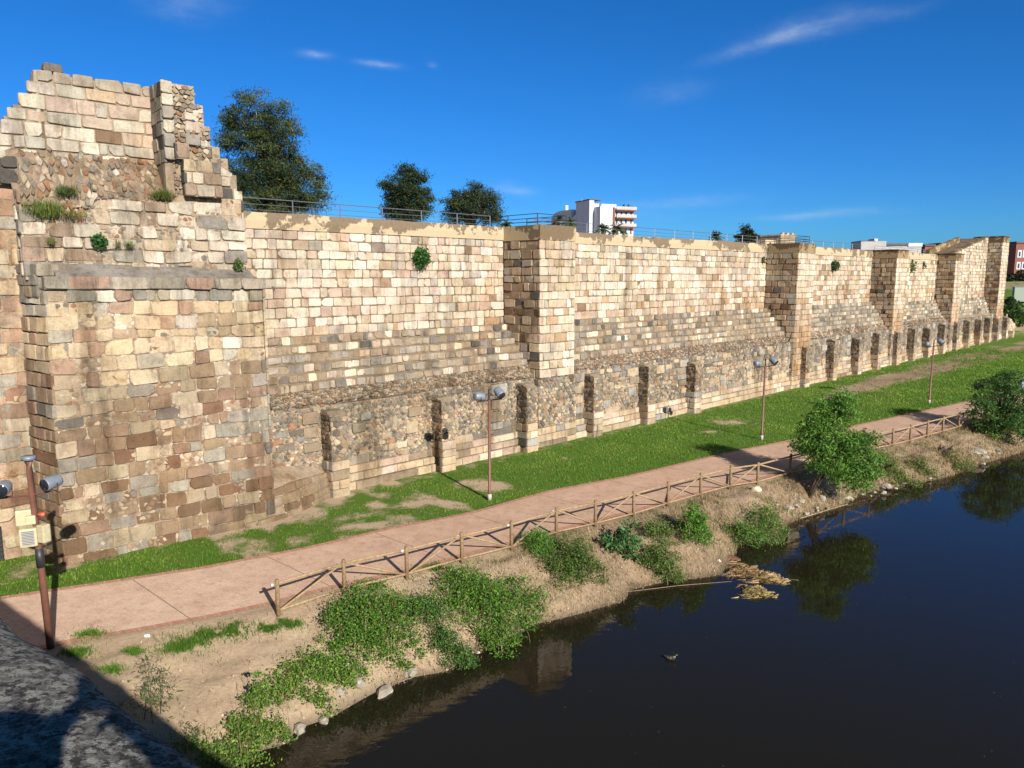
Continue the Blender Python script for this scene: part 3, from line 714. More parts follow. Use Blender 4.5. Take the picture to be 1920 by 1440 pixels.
def tower_rail(s0, s1, label):
    root = thing('railing', label, 'railing', W((s0+s1)/2, -2, 12.95), 'steel railings on the wall walk')
    pts = [W(s0+.3, -4.3, 0), W(s0+.3, -1.0, 0), W(s1-.3, -1.0, 0), W(s1-.3, -4.3, 0)]
    for p in pts:
        mb = MB(); mb.tube([(p[0], p[1], 12.9), (p[0], p[1], 13.62)], .03, 6); mb.build('post', M_DARK, root)
    for z in (13.6, 13.35, 13.15):
        mb = MB()
        for a, b in zip(pts[:-1], pts[1:]): mb.tube([(a[0], a[1], z), (b[0], b[1], z)], .022, 6)
        mb.build('rail', M_DARK, root)
tower_rail(7.5, 10.6, 'dark railing round the flat top of the nearest square tower')
tower_rail(40.5, 43.85, 'dark railing round the flat top of the second square tower')

# ------------------------------------------------------------------ the ruined bastion
root = thing('ruined_bastion', 'ruined stepped stone bastion at the left end of the wall, topped by a broken wall', 'bastion', B(3.7, 0, 0))
BT = lambda z: -.014*z      # slight batter
mb = MB()
extrude(mb, lambda s: [(-.05, -.5), (-.05-.14, 9.95), (-7, 9.95), (-7, -.5)], [.05, 7.55], (.42, .335, .235), lambda s, d, z: B(s + .012*z*(1-s/7.6) + (.25*(d+.05) if s < 1 and d > -3 else 0), d, z))
panel(mb, lambda a, z, e: B(a + .012*z*(1-a/7.6), e+BT(z) - .05*fbm(a, z, .5, 11)*.5, z), 0, 7.6, -.15, 9.55, (.40, .56), (.36, .88), pal_bast, .013, .045, .40, .04, sag=.12, keep=lambda a, z: random.random() > .035)
rubble(mb, lambda a, z, e: B(a + .012*z*(1-a/7.6), e+BT(z)-.04, z), .05, 7.55, -.1, 9.55, .2, lambda a, z: pick([(1, (.56,.46,.33)), (.5*(z > 2.5), (.62,.56,.46)), (.4, (.42,.25,.16)), (.4, (.36,.32,.26)), (.5 + 1.5*(z < 2.5), (.44,.33,.22))]), dj=.012)
panel(mb, lambda a, z, e: B(-e + .012*z + (a*.25), a + BT(z)*(1 + a/2.3), z), -2.3, 0, -.15, 9.55, (.40, .54), (.35, .8), pal_bast, .016, .03, .3, .02, ph=-1)
panel(mb, lambda a, z, e: B(7.6+e, a, z), -4, -.0, -.15, 9.55, (.40, .54), (.45, 1.), pal_bast, .016, .03, .3, .02)
mb.build('lower_block', M_RUB, root)
mb = MB()
panel(mb, lambda a, z, e: B(a, e-.02, z - .03*a*.5), .1, 7.65, 9.6, 10.05, (.44, .46), (.7, 1.1), lambda a, z: pick([(1, (.40,.36,.28)), (.9, (.46,.40,.31)), (.3, (.33,.30,.24)), (.25, (.42,.29,.21))]), .012, .04, .4, .02, zs=[9.6, 10.05])
extrude(mb, lambda s: [(-.06, 9.58), (-.06, 10.02-.015*s), (-.5, 10.02-.015*s), (-.5, 9.58)], [.12, 7.6], (.3, .26, .2), B)
mb.box((.02, -2.2, 9.3), (.75, -.62, 10.42), (.30, .25, .18), lambda p: B(p[0] + .25*p[1]*(p[0] < .5) + .12, p[1], p[2]))
panel(mb, lambda a, z, e: B(a, e-.56, z), -.02, .68, 9.56, 10.46, (.42, .46), (.45, .6), lambda a, z: pick([(1, (.33,.30,.24)), (1, (.40,.36,.28))]), .014, .03, .4, .02)
panel(mb, lambda a, z, e: B(.11+.25*a-e, a, z), -2.2, -.56, 9.3, 10.46, (.40, .46), (.4, .6), lambda a, z: pick([(1, (.33,.30,.24)), (1, (.38,.3,.2))]), .014, .03, .4, .02, ph=-1)
mb.build('cap_course', M_OLD, root)
mb = MB()
extrude(mb, lambda s: [(-.14, 9.9-.015*s), (-.14, 10.03-.015*s), (-1.15, 10.58-.035*s), (-1.15, 9.9-.015*s)], np.linspace(.5, 7.35, 10), (.29, .265, .225), B)
mb.build('sloped_ledge', M_OLD, root)
# middle tier
t2top = lambda s: (12.35 if s < 2.0 else 12.75 if s < 4.6 else 13.05) + .12*fbm(s, 0, 1.1, 13)
mb = MB()
extrude(mb, lambda s: [(-1.06, 9.9), (-1.06, t2top(s)-.05), (-1.3, t2top(s)-.02), (-6, 12.6), (-6, 9.9)], np.linspace(-.25, 7.2, 26), (.45, .36, .25), B)
hole = lambda a, z: not (a < 1.6 and z > 11.75 and a > .3)
rag = lambda a, z: hole(a, z) and not (z > 11.8 and a > 7.1)
panel(mb, lambda a, z, e: B(a, e-1.0, z), -.3, 7.35, 10.0, 13.3, (.40, .52), (.40, 1.0), pal_tier2, .018, .06, .42, .045, top=t2top, keep=lambda a, z: rag(a, z) and random.random() > .05, sag=.09)
rubble(mb, lambda a, z, e: B(a, e-1.05, z), -.25, 7.2, 10.0, 12.5, .18, pal_core, dj=.02)
panel(mb, lambda a, z, e: B(-.3-e, a, z), -3, -1.0, 10.0, 12.9, (.40, .5), (.4, .8), pal_tier2, .016, .04, .3, .02, ph=-1)
panel(mb, lambda a, z, e: B(7.3+e, a, z), -3.4, -1.0, 10.0, 13.0, (.40, .5), (.4, .8), pal_tier2, .016, .04, .3, .02)
mb.build('middle_tier', M_OLD, root)
# rubble core slope
mb = MB()
def slope(a, v, e):
    d = -1.05 - 1.5*v**1.2; z = t2top(a)-.1 + v*(14.55 - t2top(a)) + .08*fbm(a, v*2, 1.0, 15)
    return B(a, d + e*.8 + .14*fbm(a*1.3, v*3, 1.3, 14), z + e*.6)
rows = np.linspace(0, 1, 7); cols_ = np.linspace(-.35, 7.0, 24)
V = [slope(a, v, -.05) for v in rows for a in cols_]; F = [(i*24+j, i*24+j+1, (i+1)*24+j+1, (i+1)*24+j) for i in range(6) for j in range(23)]
mb.add(V, F, (.33, .25, .17))
rubble(mb, slope, -.35, 6.9, 0, 1.0, .165, pal_core, dj=.06)
mb.build('rubble_core', M_RUB, root)
# upper wall
def t3top(s): return 17.15 if s > .75 else 17.15 - math.floor((.75-s)/.3+1)*.42
mb = MB()
for sa in np.arange(-2.1, .75, .3):
    z = max(14.5, t3top(sa+.15)-.42); mb.box((sa+.02, -3.6, 13.2), (sa+.32, -2.56, z), (.42, .34, .24), lambda p: B(*p))
mb.box((.77, -3.6, 13.2), (5.7, -2.56, 17.08), (.45, .36, .25), lambda p: B(*p))
panel(mb, lambda a, z, e: B(a, e-2.5, z), -2.1, 4.5, 14.0, 17.2, (.42, .50), (.42, .95), pal_tier3, .018, .03, .30, .03, top=lambda a: max(14.7, t3top(a)), sag=.04, ragged=True)
panel(mb, lambda a, z, e: B(.72-e, a, z), -3.6, -2.5, 15.2, 17.15, (.42, .50), (.42, .7), pal_tier3, .014, .02, .24, .02, ph=-1)
mb.build('upper_wall', M_ASH, root)
# broken cross wall at its right end, stepping down
mb = MB()
stepz = [(4.45, 5.65, 17.15), (5.65, 5.95, 16.5), (5.95, 6.15, 15.75), (6.15, 6.45, 15.0), (6.45, 6.75, 14.6), (6.75, 7.05, 14.0), (7.05, 7.25, 13.4)]
for a, b, z in stepz: mb.box((a+.03, -3.4, 12.6), (b+.03, -1.08-.12*(z > 15), z-.05), (.40, .32, .22), lambda p: B(*p))
xs = lambda a: next((z for p, q, z in stepz if p-.01 <= a < q), 13.2 if a > 7 else 17.15)
rubble(mb, lambda a, z, e: B(a, e-1.12, z), 4.75, 6.9, 13.0, 17.1, .2, pal_core, dj=.06, top=lambda a: xs(a)-.12)
panel(mb, lambda a, z, e: B(a, e-1.02, z), 6.2, 7.3, 13.0, 15.2, (.42, .52), (.5, .7), pal_tier2, .016, .05, .3, .03, top=xs)
panel(mb, lambda a, z, e: B(a, e-1.06, z), 5.25, 6.2, 14.9, 17.15, (.42, .52), (.4, .6), pal_tier2, .016, .05, .3, .03, top=xs)
panel(mb, lambda a, z, e: B(4.45-e, a, z), -2.5, -1.1, 14.2, 17.15, (.42, .52), (.4, .7), lambda a, z: pick([(1, (.36,.33,.27)), (.7, (.45,.39,.3)), (.5, DKG)]), .016, .03, .3, .02, ph=-1)
panel(mb, lambda a, z, e: B(4.45+a, e-1.0, z), 0, .42, 14.3, 17.15, (.42, .52), (.4, .6), pal_tier2, .014, .03, .3, .02)
for (a, b, z0, z1, dd) in [(5.0, 6.4, 13.0, 14.35, -.7), (4.75, 5.3, 14.35, 14.95, -.8)]:
    mb.box((a+.03, -1.2, z0), (b-.03, dd-.05, z1-.03), (.36, .29, .2), lambda p: B(*p))
    panel(mb, lambda q, z, e: B(q, e+dd, z), a, b, z0, z1, (.42, .5), (.4, .7), pal_tier2, .014, .03, .3, .02)
    panel(mb, lambda q, z, e: B(a-e, q, z), -1.1, dd, z0, z1, (.42, .5), (.4, .7), lambda a, z: DKG, .014, .03, .3, .02, ph=-1)
mb.build('cross_wall', M_OLD, root)
mb = MB(); stone(mb, lambda a, z, e: B(a, -2.6+e, z), [(1.0, 17.18), (1.65, 17.18), (1.6, 17.45), (1.05, 17.47)], .05, (.2, .17, .14), .3, drop=.5); mb.build('loose_block', M_OLD, root)
# rounded masonry filling the corner between bastion and wall
pA, pM, pB = Vector(B(6.3, .14, 0)), Vector(B(8.3, .25, 0)), Vector(W(-6.4, -.35, 0))
def curve(t): return pA*(1-t)**2 + pM*2*t*(1-t) + pB*t*t
def cfr(a, z, e):
    t = min(1, max(0, a/4.2)); p = curve(t); q = curve(min(1, t+.01)) - curve(max(0, t-.01)); nn = Vector((q.y, -q.x, 0)).normalized()
    p = p + nn*(e - .20*z); return (p.x, p.y, z)
mb = MB()
panel(mb, cfr, 0, 4.2, -.2, 1.35, (.36, .46), (.45, .9), lambda a, z: pick([(1, (.34,.23,.14)), (1, (.42,.32,.2)), (.8*(a > 2.4), TAN), (.6, (.44,.34,.24))]), .012, .02, .3, .015, top=lambda a: 1.35 - .25*abs(a-2.4)/2)
V = []; 
for k in range(15):
    a = 4.2*k/14
    V += [cfr(a, -.3, -.06), cfr(a, 1.28 - .25*abs(a-2.4)/2, -.06)]
    p = Vector(cfr(a, 1.28, -.06)); V.append(tuple(p - NW*1.3 + Vector((0, 0, .45))))
F = []
for k in range(14): F += [(3*k, 3*k+3, 3*k+4, 3*k+1), (3*k+1, 3*k+4, 3*k+5, 3*k+2)]
mb.add(V, F, (.5, .40, .28)); mb.build('corner_footing', M_RUB, root)

# side wall running back to the bridge, left of the bastion
root = thing('side_wall', 'pinkish stone wall at the left edge, recessed beside the bastion, with a barred opening low down', 'wall', B(-5, -2, 0))
mb = MB()
mb.box((-14, -4, -.5), (-.12, -2.05, 13.1), (.50, .36, .25), lambda p: B(*p))
kp = lambda a, z: not (-2.35 < a < -1.55 and z < 1.3)
panel(mb, lambda a, z, e: B(a, e-2.0, z), -14, -.15, 1.9, 13.1, (.42, .62), (.5, 1.1), pal_left, .018, .04, .34, .04, sag=.1, keep=lambda a, z: fbm(a, z, .5, 17) < .55)
rubble(mb, lambda a, z, e: B(a, e-2.03, z), -14, -.15, 1.9, 13.1, .3, lambda a, z: pick([(1, (.54,.41,.28)), (.4, (.46,.29,.19)), (.3, (.54,.35,.2)), (.6, (.40,.36,.29)), (.5, (.58,.48,.34))]), dj=.012)
panel(mb, lambda a, z, e: B(a, e-1.96, z), -14, -.15, -.2, 1.9, (.5, .62), (.8, 1.3), lambda a, z: pick([(1, (.60,.50,.34)), (.6, (.56,.44,.28))]), .014, .03, .5, .02, keep=kp)
mb.build('facing', M_RUB, root)
mb = MB(); panel(mb, lambda a, z, e: B(a, e-1.75, z), -6, -.1, 13.1, 14.05, (.4, .5), (.4, .8), lambda a, z: pick([(1, DKG), (1, (.3,.27,.22))]), .016, .08, .4, .04)
mb.box((-6, -4, 13.08), (-.08, -1.82, 13.98), (.24, .2, .16), lambda p: B(*p)); mb.build('rough_coping', M_OLD, root)
g = MB()
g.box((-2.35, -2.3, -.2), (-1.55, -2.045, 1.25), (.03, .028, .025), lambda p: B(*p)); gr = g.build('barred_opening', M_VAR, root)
for k in range(6):
    m2 = MB(); a = -2.3 + k*.14; m2.tube([B(a, -2.0, -.1), B(a, -2.0, 1.2)], .016, 5); m2.build('bar', M_DARK, gr)
for k in range(7):
    m2 = MB(); z = .05 + k*.17; m2.tube([B(-2.35, -1.985, z), B(-1.55, -1.985, z)], .016, 5); m2.build('bar', M_DARK, gr)

# ------------------------------------------------------------------ wooden fence along the path
FP = [(522,1152),(646,1110),(763,1083),(866,1054),(959,1030),(1043,1005),(1116,986.5),(1187.5,969),(1252,949),(1313,932),(1369,917),(1420,907)]
pts = [at(*p) for p in FP]
a, b = pts[-1], at(1636, 846)
for k in range(1, 4): pts.append(a.lerp(b, k/4))
pts += [b, at(1673,837), at(1706,828.5), at(1738,820), at(1767,811), at(1797,802)]
dirn = (pts[-1]-pts[-4])/3
for k in range(1, 6): pts.append(pts[20] + dirn*k)
fence = thing('wooden_fence', 'rustic wooden post and rail fence with diagonal braces along the river side of the path', 'fence', pts[0])
for i, p in enumerate(pts):
    zb = height(p.x, p.y); mb = MB()
    mb.tube([(p.x, p.y, zb-.2), (p.x, p.y, zb+1.10), (p.x, p.y, zb+1.13)], [.068, .066, .05], 10); mb.build('post', M_POSTW, fence, True)
for i in range(len(pts)-1):
    a, b = pts[i].copy(), pts[i+1].copy(); a.z = height(a.x, a.y); b.z = height(b.x, b.y); t = (b-a).normalized(); nrm = Vector((t.y, -t.x, 0))
    z1, z0 = Vector((0, 0, .99)), Vector((0, 0, .16))
    off = nrm*-.03
    for nm, q, r in (('top_rail', (a+z1-t*.10+off, b+z1+t*.02+off), .043), ('bottom_rail', (a+z0+t*.05, b+z0-t*.05), .04)):
        mb = MB(); mb.tube(q, r, 8); mb.build(nm, M_WOOD, fence, True)
    q = (a+z0+t*.08, b+z1-t*.1) if i % 2 == 0 else (a+z1+t*.1, b+z0-t*.08)
    mb = MB(); mb.tube(q, .037, 8); mb.build('brace', M_WOOD, fence, True)
    if i < 6:
        mb = MB(); e = a+z1+off; mb.tube([e-t*.18, e-t*.11], .046, 8); mb.build('rail_end', M_WHITE, fence, True)

# ------------------------------------------------------------------ lamp posts with paired floodlights
def floodlight(parent, c, axis, r=.19, L=.46):
    axis = Vector(axis).normalized(); c = Vector(c); mb = MB()
    prof = [(-.5, .55), (-.46, .8), (-.30, .92), (.1, 1.0), (.44, 1.0), (.5, .96)]
    mb.tube([c + axis*L*t for t, _ in prof], [r*k for _, k in prof], 16)
    h = mb.build('floodlight', M_LAMP, parent, True)
    mb = MB(); mb.tube([c + axis*L*.505, c + axis*L*.53], [r*.93, r*.90], 16); mb.build('lens', M_GLASS, h, True)
    sd = axis.cross(Vector((0, 0, 1))).normalized()
    mb = MB(); mb.tube([c+sd*r*1.03, c+sd*r*1.03-Vector((0, 0, r*1.2)), c-sd*r*1.03-Vector((0, 0, r*1.2)), c-sd*r*1.03], .014, 5); mb.build('bracket', M_DARK, h)
    return h
def lamp_post(px, py, label):
    b = at(px, py); b.z = height(b.x, b.y)
    root = thing('lamp_post', label, 'lamp post', b, 'floodlight posts on the lawn')
    mb = MB(); mb.tube([b, b+Vector((0, 0, .5)), b+Vector((0, 0, .52)), b+Vector((0, 0, 4.6))], [.085, .085, .068, .058], 12); mb.build('pole', M_RUST, root, True)
    mb = MB(); mb.tube([b+Vector((0, 0, .0)), b+Vector((0, 0, .30))], [.095, .095], 12); mb.build('base_sleeve', M_GREYW, root, True)
    mb = MB(); mb.tube([b+Vector((0, 0, 4.6)), b+Vector((0, 0, 5.08))], .045, 8); mb.build('pole_tip', M_DARK, root)
    mb = MB(); mb.tube([b+Vector((-.52, .1, 4.5)), b+Vector((.58, -.1, 4.66))], .028, 6); mb.build('crossarm', M_DARK, root)
    floodlight(root, b+Vector((-.46, .1, 4.74)), (.80, .55, -.15))
    floodlight(root, b+Vector((.44, -.12, 4.95)), (.55, -.62, -.55), .2)
lamp_post(918, 938, 'nearest lamp post on the lawn, brown pole with two round grey floodlights')
lamp_post(1428, 825, 'middle lamp post on the lawn, left of the bright leafy riverbank tree')
lamp_post(1742, 757, 'farthest lamp post on the lawn, its twin floodlights in front of the buttresses')
b = at(95, 1215); b.z = 0
root = thing('floodlight_pole', 'brown steel pole at the lower left carrying floodlights and cream equipment boxes', 'lamp post', b)
V3 = Vector
mb = MB(); tp = b + V3((-.12, 0, 5.25)); mb.tube([b, b.lerp(tp, .5), tp - V3((0, 0, .25)), tp], [.098, .085, .075, .12], 14); mb.build('pole', M_RUST, root, True)
mb = MB(); mb.tube([tp, tp+V3((0, 0, .10))], [.17, .17], 14); mb.build('top_cap', M_LAMP, root, True)
mb = MB(); mb.tube([b.lerp(tp, .44), b.lerp(tp, .54)], [.104, .10], 14); mb.build('cable_wrap', M_DARK, root, True)
arm = b.lerp(tp, .82)
mb = MB(); mb.tube([arm + V3((-1.0, .05, -.12)), arm, arm + V3((.62, -.1, .14))], .028, 6); mb.build('crossarm', M_RUST, root)
floodlight(root, arm + V3((-.72, -.05, .20)), (.25, -.95, -.12), .19, .42)
floodlight(root, arm + V3((.58, -.05, .36)), (-.35, -.92, -.10), .175, .46)
def rbox(lo, hi, M, name, mat, parent, bev=.03):
    bm = bmesh.new(); bmesh.ops.create_cube(bm, size=1)
    for v in bm.verts: v.co = Vector([(lo[i]+hi[i])/2 + v.co[i]*(hi[i]-lo[i]) for i in range(3)])
    bmesh.ops.bevel(bm, geom=bm.edges[:], offset=bev, segments=2, affect='EDGES', profile=.6)
    for v in bm.verts: v.co = M @ v.co
    me = bpy.data.meshes.new(name); bm.to_mesh(me); bm.free(); me.materials.append(mat)
    o = bpy.data.objects.new(name, me); COL.objects.link(o); o.parent = parent
    o.matrix_parent_inverse = Matrix.Translation(-parent.location); return o
MT = lambda p, rz, rx=0: Matrix.Translation(p) @ Matrix.Rotation(R(rz), 4, 'Z') @ Matrix.Rotation(R(rx), 4, 'X')
c = b.lerp(tp, .70)
rbox((-.30, -.08, -.22), (.16, .10, .20), MT(c + V3((-.20, .05, .02)), 25), 'equipment_box', M_CREAM, root)
rbox((-.12, -.06, -.12), (.12, .06, .12), MT(c + V3((-.05, -.12, -.02)), 25), 'junction_box', M_CREAM, root)
c = b.lerp(tp, .615)
fl = rbox((-.21, -.10, -.26), (.20, .10, .24), MT(c + V3((-.12, -.16, -.02)), 24), 'square_floodlight', M_CREAM, root, .04)
rbox((-.15, -.118, -.20), (.14, -.103, .18), MT(c + V3((-.12, -.16, -.02)), 24), 'lens', M_GREYW, fl, .005)
for k in range(9):
    z = -.17 + k*.042; rbox((-.14, -.128, z), (.13, -.119, z+.012), MT(c + V3((-.12, -.16, -.02)), 24), 'louvre', M_DARK, fl, .002)
rbox((-.10, -.13, -.22), (.13, .10, .26), MT(c + V3((.22, -.06, .03)), -18), 'equipment_box', M_CREAM, root)
c = b.lerp(tp, .715)
mb = MB(); mb.tube([c + V3((.08, -.02, .02)), c + V3((.30, -.06, .03))], [.055, .065], 10); mb.build('red_lamp', simple('red_plastic', (.36, .09, .05), .5), root, True)

# ------------------------------------------------------------------ foliage
def leafset(P, size, col, up=.35, asp=.45, fold=True):
    n = len(P); a = rng.normal(size=(n, 3)); a /= np.linalg.norm(a, axis=1)[:, None]
    nm = rng.normal(size=(n, 3)); nm[:, 2] += up*2.5; nm -= (nm*a).sum(1)[:, None]*a; nm /= np.linalg.norm(nm, axis=1)[:, None]
    w = np.cross(a, nm); s = (size*rng.uniform(.6, 1.35, n))[:, None]
    V = np.stack([P - a*s*.5, P + w*s*asp*.5 + nm*s*.06, P + a*s*.5, P - w*s*asp*.5 + nm*s*.06], 1).reshape(-1, 3)
    F = np.arange(4*n).reshape(n, 4); C = np.repeat(col, 4, 0); return V, F, C
def lcol(n, base, var=.3, yel=.15):
    base = np.array(base); k = rng.uniform(1-var, 1+var, (n, 1)); c = base[None]*k
    y = rng.uniform(0, 1, (n, 1)) < yel; c = np.where(y, c*np.array([[1.7, 1.35, .9]]), c); return c
def blades(P, L, wd, col, lean=.5, az=None):
    """thin bent blades: two quads each"""
    n = len(P); th = rng.uniform(0, 2*np.pi, n); ln = rng.uniform(0, lean, n); L = L*rng.uniform(.55, 1.3, n)
    d = np.stack([np.cos(th), np.sin(th), np.zeros(n)], 1); sd = np.stack([-np.sin(th), np.cos(th), np.zeros(n)], 1)
    up = np.array([[0, 0, 1.]]); m = P + (up*.6*np.cos(ln)[:, None] + d*.35*np.sin(ln)[:, None])*L[:, None]
    t = P + (up*np.cos(ln*1.5)[:, None] + d*1.0*np.sin(ln*1.5)[:, None])*L[:, None]
    w = (wd*np.ones(n))[:, None]*.5
    V = np.stack([P - sd*w, P + sd*w, m + sd*w*.8, m - sd*w*.8, t], 1).reshape(-1, 3)
    b_ = np.arange(n)*5
    F = np.concatenate([np.stack([b_, b_+1, b_+2, b_+3], 1), np.stack([b_+3, b_+2, b_+4, b_+4], 1)])
    return V, F, np.repeat(col, 5, 0)
def blade_obj(name, P, L, wd, col, lean, mat, parent=None):
    n = len(P); th = rng.uniform(0, 2*np.pi, n); ln = rng.uniform(0, lean, n); L = L*rng.uniform(.5, 1.3, n)
    d = np.stack([np.cos(th), np.sin(th), np.zeros(n)], 1); sd = np.stack([-np.sin(th), np.cos(th), np.zeros(n)], 1)
    m = P + (np.array([[0, 0, .55]])*np.cos(ln)[:, None] + d*(.35*np.sin(ln))[:, None])*L[:, None]
    t = P + (np.array([[0, 0, 1.]])*np.cos(ln*1.6)[:, None] + d*np.sin(ln*1.6)[:, None])*L[:, None]
    w = (wd*np.ones(n))[:, None]*.5
    V = np.stack([P - sd*w, P + sd*w, m + sd*w*.8, t, m - sd*w*.8], 1).reshape(-1, 3)
    b_ = np.arange(n)*5
    F = np.concatenate([np.stack([b_, b_+1, b_+2], 1), np.stack([b_, b_+2, b_+4], 1), np.stack([b_+4, b_+2, b_+3], 1)])
    return arrays_obj(name, V, F, np.repeat(col, 5, 0), mat, parent)
hz = lambda P: np.array([height(x, y) for x, y in P])

def lawn_grass():
    P = []; C = []; S = []; Wd = []
    N0 = 360000
    # sample in camera-ish polar density over the lawn (denser nearby)
    sg = -14 + 130*rng.uniform(0, 1, N0)**1.75
    tf = ev(FAR, sg); tau = tf - rng.uniform(0, 1, N0)*(14 + np.maximum(0, sg-20)*.35) + .05
    X = sg*EV[0] + tau*QV[0]; Y = sg*EV[1] + tau*QV[1]
    for x, y, q in zip(X, Y, sg):
        s, d = wall_sd(x, y)
        if d < .05 and s > -6.5: continue
        v = Vector((x, y, 0)) - F0
        if v.dot(NB) < .05 and v.dot(UB) > -.0 and s < -5: continue
        if v.dot(UB) < 0 and v.dot(NB) < -1.9: continue
        g = green(x, y)[0] + .35*vn(x, y, 1.1, 7) + .30*vn(x, y, 4, 8)
        if g < .12 or rng.uniform() > (g-.12)/.30: continue
        P.append((x, y, 0)); k = 1 + max(0, q-15)*.022; S.append(.095*(.6+.5*min(1, g))*(1+max(0, q-20)*.012)*(1 + .9*vn(x, y, 3.1, 14))); Wd.append(.017*k)
        t = vn(x, y, .5, 12) + .5*vn(x, y, 2.5, 13)
        base = (.10, .21, .018) if t < .1 else (.18, .285, .035)
        if g < .55: base = (.14, .17, .05)
        C.append(base)
    P = np.array(P); P[:, 2] = hz(P[:, :2]) - .005
    C = np.array(C)*rng.uniform(.55, 1.45, (len(P), 1)); dry = rng.uniform(0, 1, len(P)) < .06; C[dry] = np.array([.26, .22, .09])
    o = blade_obj('lawn_grass', P, np.array(S), np.array(Wd), C, .9, M_LEAF); tag(o, 'short green lawn grass between the fortress wall and the path', 'grass', kind='stuff')
lawn_grass()

def bank_points(n, test):
    out = []
    while len(out) < n:
        sg = rng.uniform(-8, 62); tn = float(ev(NEAR, sg)) + .5; ts = float(ev(SHORE, sg))
        tau = tn + (ts - tn + .1)*rng.uniform(0, 1); x, y = xy(sg, tau)
        w = (tau-tn)/max(.3, ts-tn)
        if rng.uniform() < test(x, y, sg, w): out.append((x, y))
    return np.array(out)
def dry_w(x, y, sg, w):
    k = .08 if sg < 10 else (.6 if sg < 17 else 1.)
    n = fbm(x, y, .5, 45)
    return max(0, k*(.35 + .8*n + 1.0*w**2)) 
P2 = bank_points(34000, dry_w); P3 = np.column_stack([P2, hz(P2)-.02])
near_s = np.array([st(p)[0] for p in P2])
nz = np.array([fbm(x, y, .8, 53) for x, y in P2])[:, None]; c = np.array([.37, .265, .14])*rng.uniform(.45, 1.35, (len(P3), 1))*np.clip(.85 + .55*nz, .4, 1.3); g = rng.uniform(0, 1, len(P3)) < .10; c[g] = np.array([.10, .16, .04])
o = blade_obj('dry_grass', P3, .26, .012 + .0003*np.maximum(0, near_s-20), c, 1.3, M_STRAW); tag(o, 'straw coloured dry grass covering the riverbank', 'dry grass', kind='stuff')
# sprigs of green on the sandy bank
def patch_pts(n, lst):
    out = []
    for _ in range(n):
        px, py, r = lst[rng.integers(len(lst))]
        a = rng.uniform(0, 6.28); q = r*abs(rng.normal(0, .5)); x, y = px + q*math.cos(a)*1.2, py + q*math.sin(a)*.8
        if fbm(x, y, 3., 46) > -.35: out.append((x, y))
    return np.array(out)
P2 = patch_pts(17000, PATCH_GREEN); P3 = np.column_stack([P2, hz(P2)-.01])
o = blade_obj('bank_grass', P3, .13, .014, lcol(len(P3), (.08, .17, .02), .35, .1), .9, M_LEAF); tag(o, 'small tufts of green grass on the sandy bank', 'grass', kind='stuff')
# clods and pebbles
P2 = bank_points(5200, lambda x, y, sg, w: .25 + .8*max(0, fbm(x, y, .9, 48)) + .5*w**3); q = len(P2); P3 = np.column_stack([P2, hz(P2)]); r_ = .012 + .05*rng.uniform(0, 1, q)**4
O8 = np.array([[1,0,0],[-1,0,0],[0,1,0],[0,-1,0],[0,0,.8],[0,0,-.8]]); V = (P3[:, None, :] + r_[:, None, None]*O8[None]*rng.uniform(.6, 1.4, (q, 6, 1))).reshape(-1, 3)
T8 = np.array([[0,2,4],[2,1,4],[1,3,4],[3,0,4],[2,0,5],[1,2,5],[3,1,5],[0,3,5]]); F = (np.arange(q)[:, None, None]*6 + T8[None]).reshape(-1, 3)
C = np.repeat(np.array([[.40,.32,.22]])*rng.uniform(.5, 1.3, (q, 1)), 6, 0); tag(arrays_obj('pebbles', V, F, C, M_ROCK), 'pebbles and clods of earth strewn over the riverbank', 'pebbles', kind='stuff')
# thin weeds scattered over sand
P2 = bank_points(6500, lambda x, y, sg, w: (.25 if sg < 12 else .9)*max(0, fbm(x, y, 1.0, 47))); P3 = np.column_stack([P2, hz(P2)-.01])
o = blade_obj('sparse_weeds', P3, .16, .014, lcol(len(P3), (.10, .17, .035), .4, .3), 1.1, M_LEAF); tag(o, 'sparse low weeds scattered over the sandy bank', 'weeds', kind='stuff')

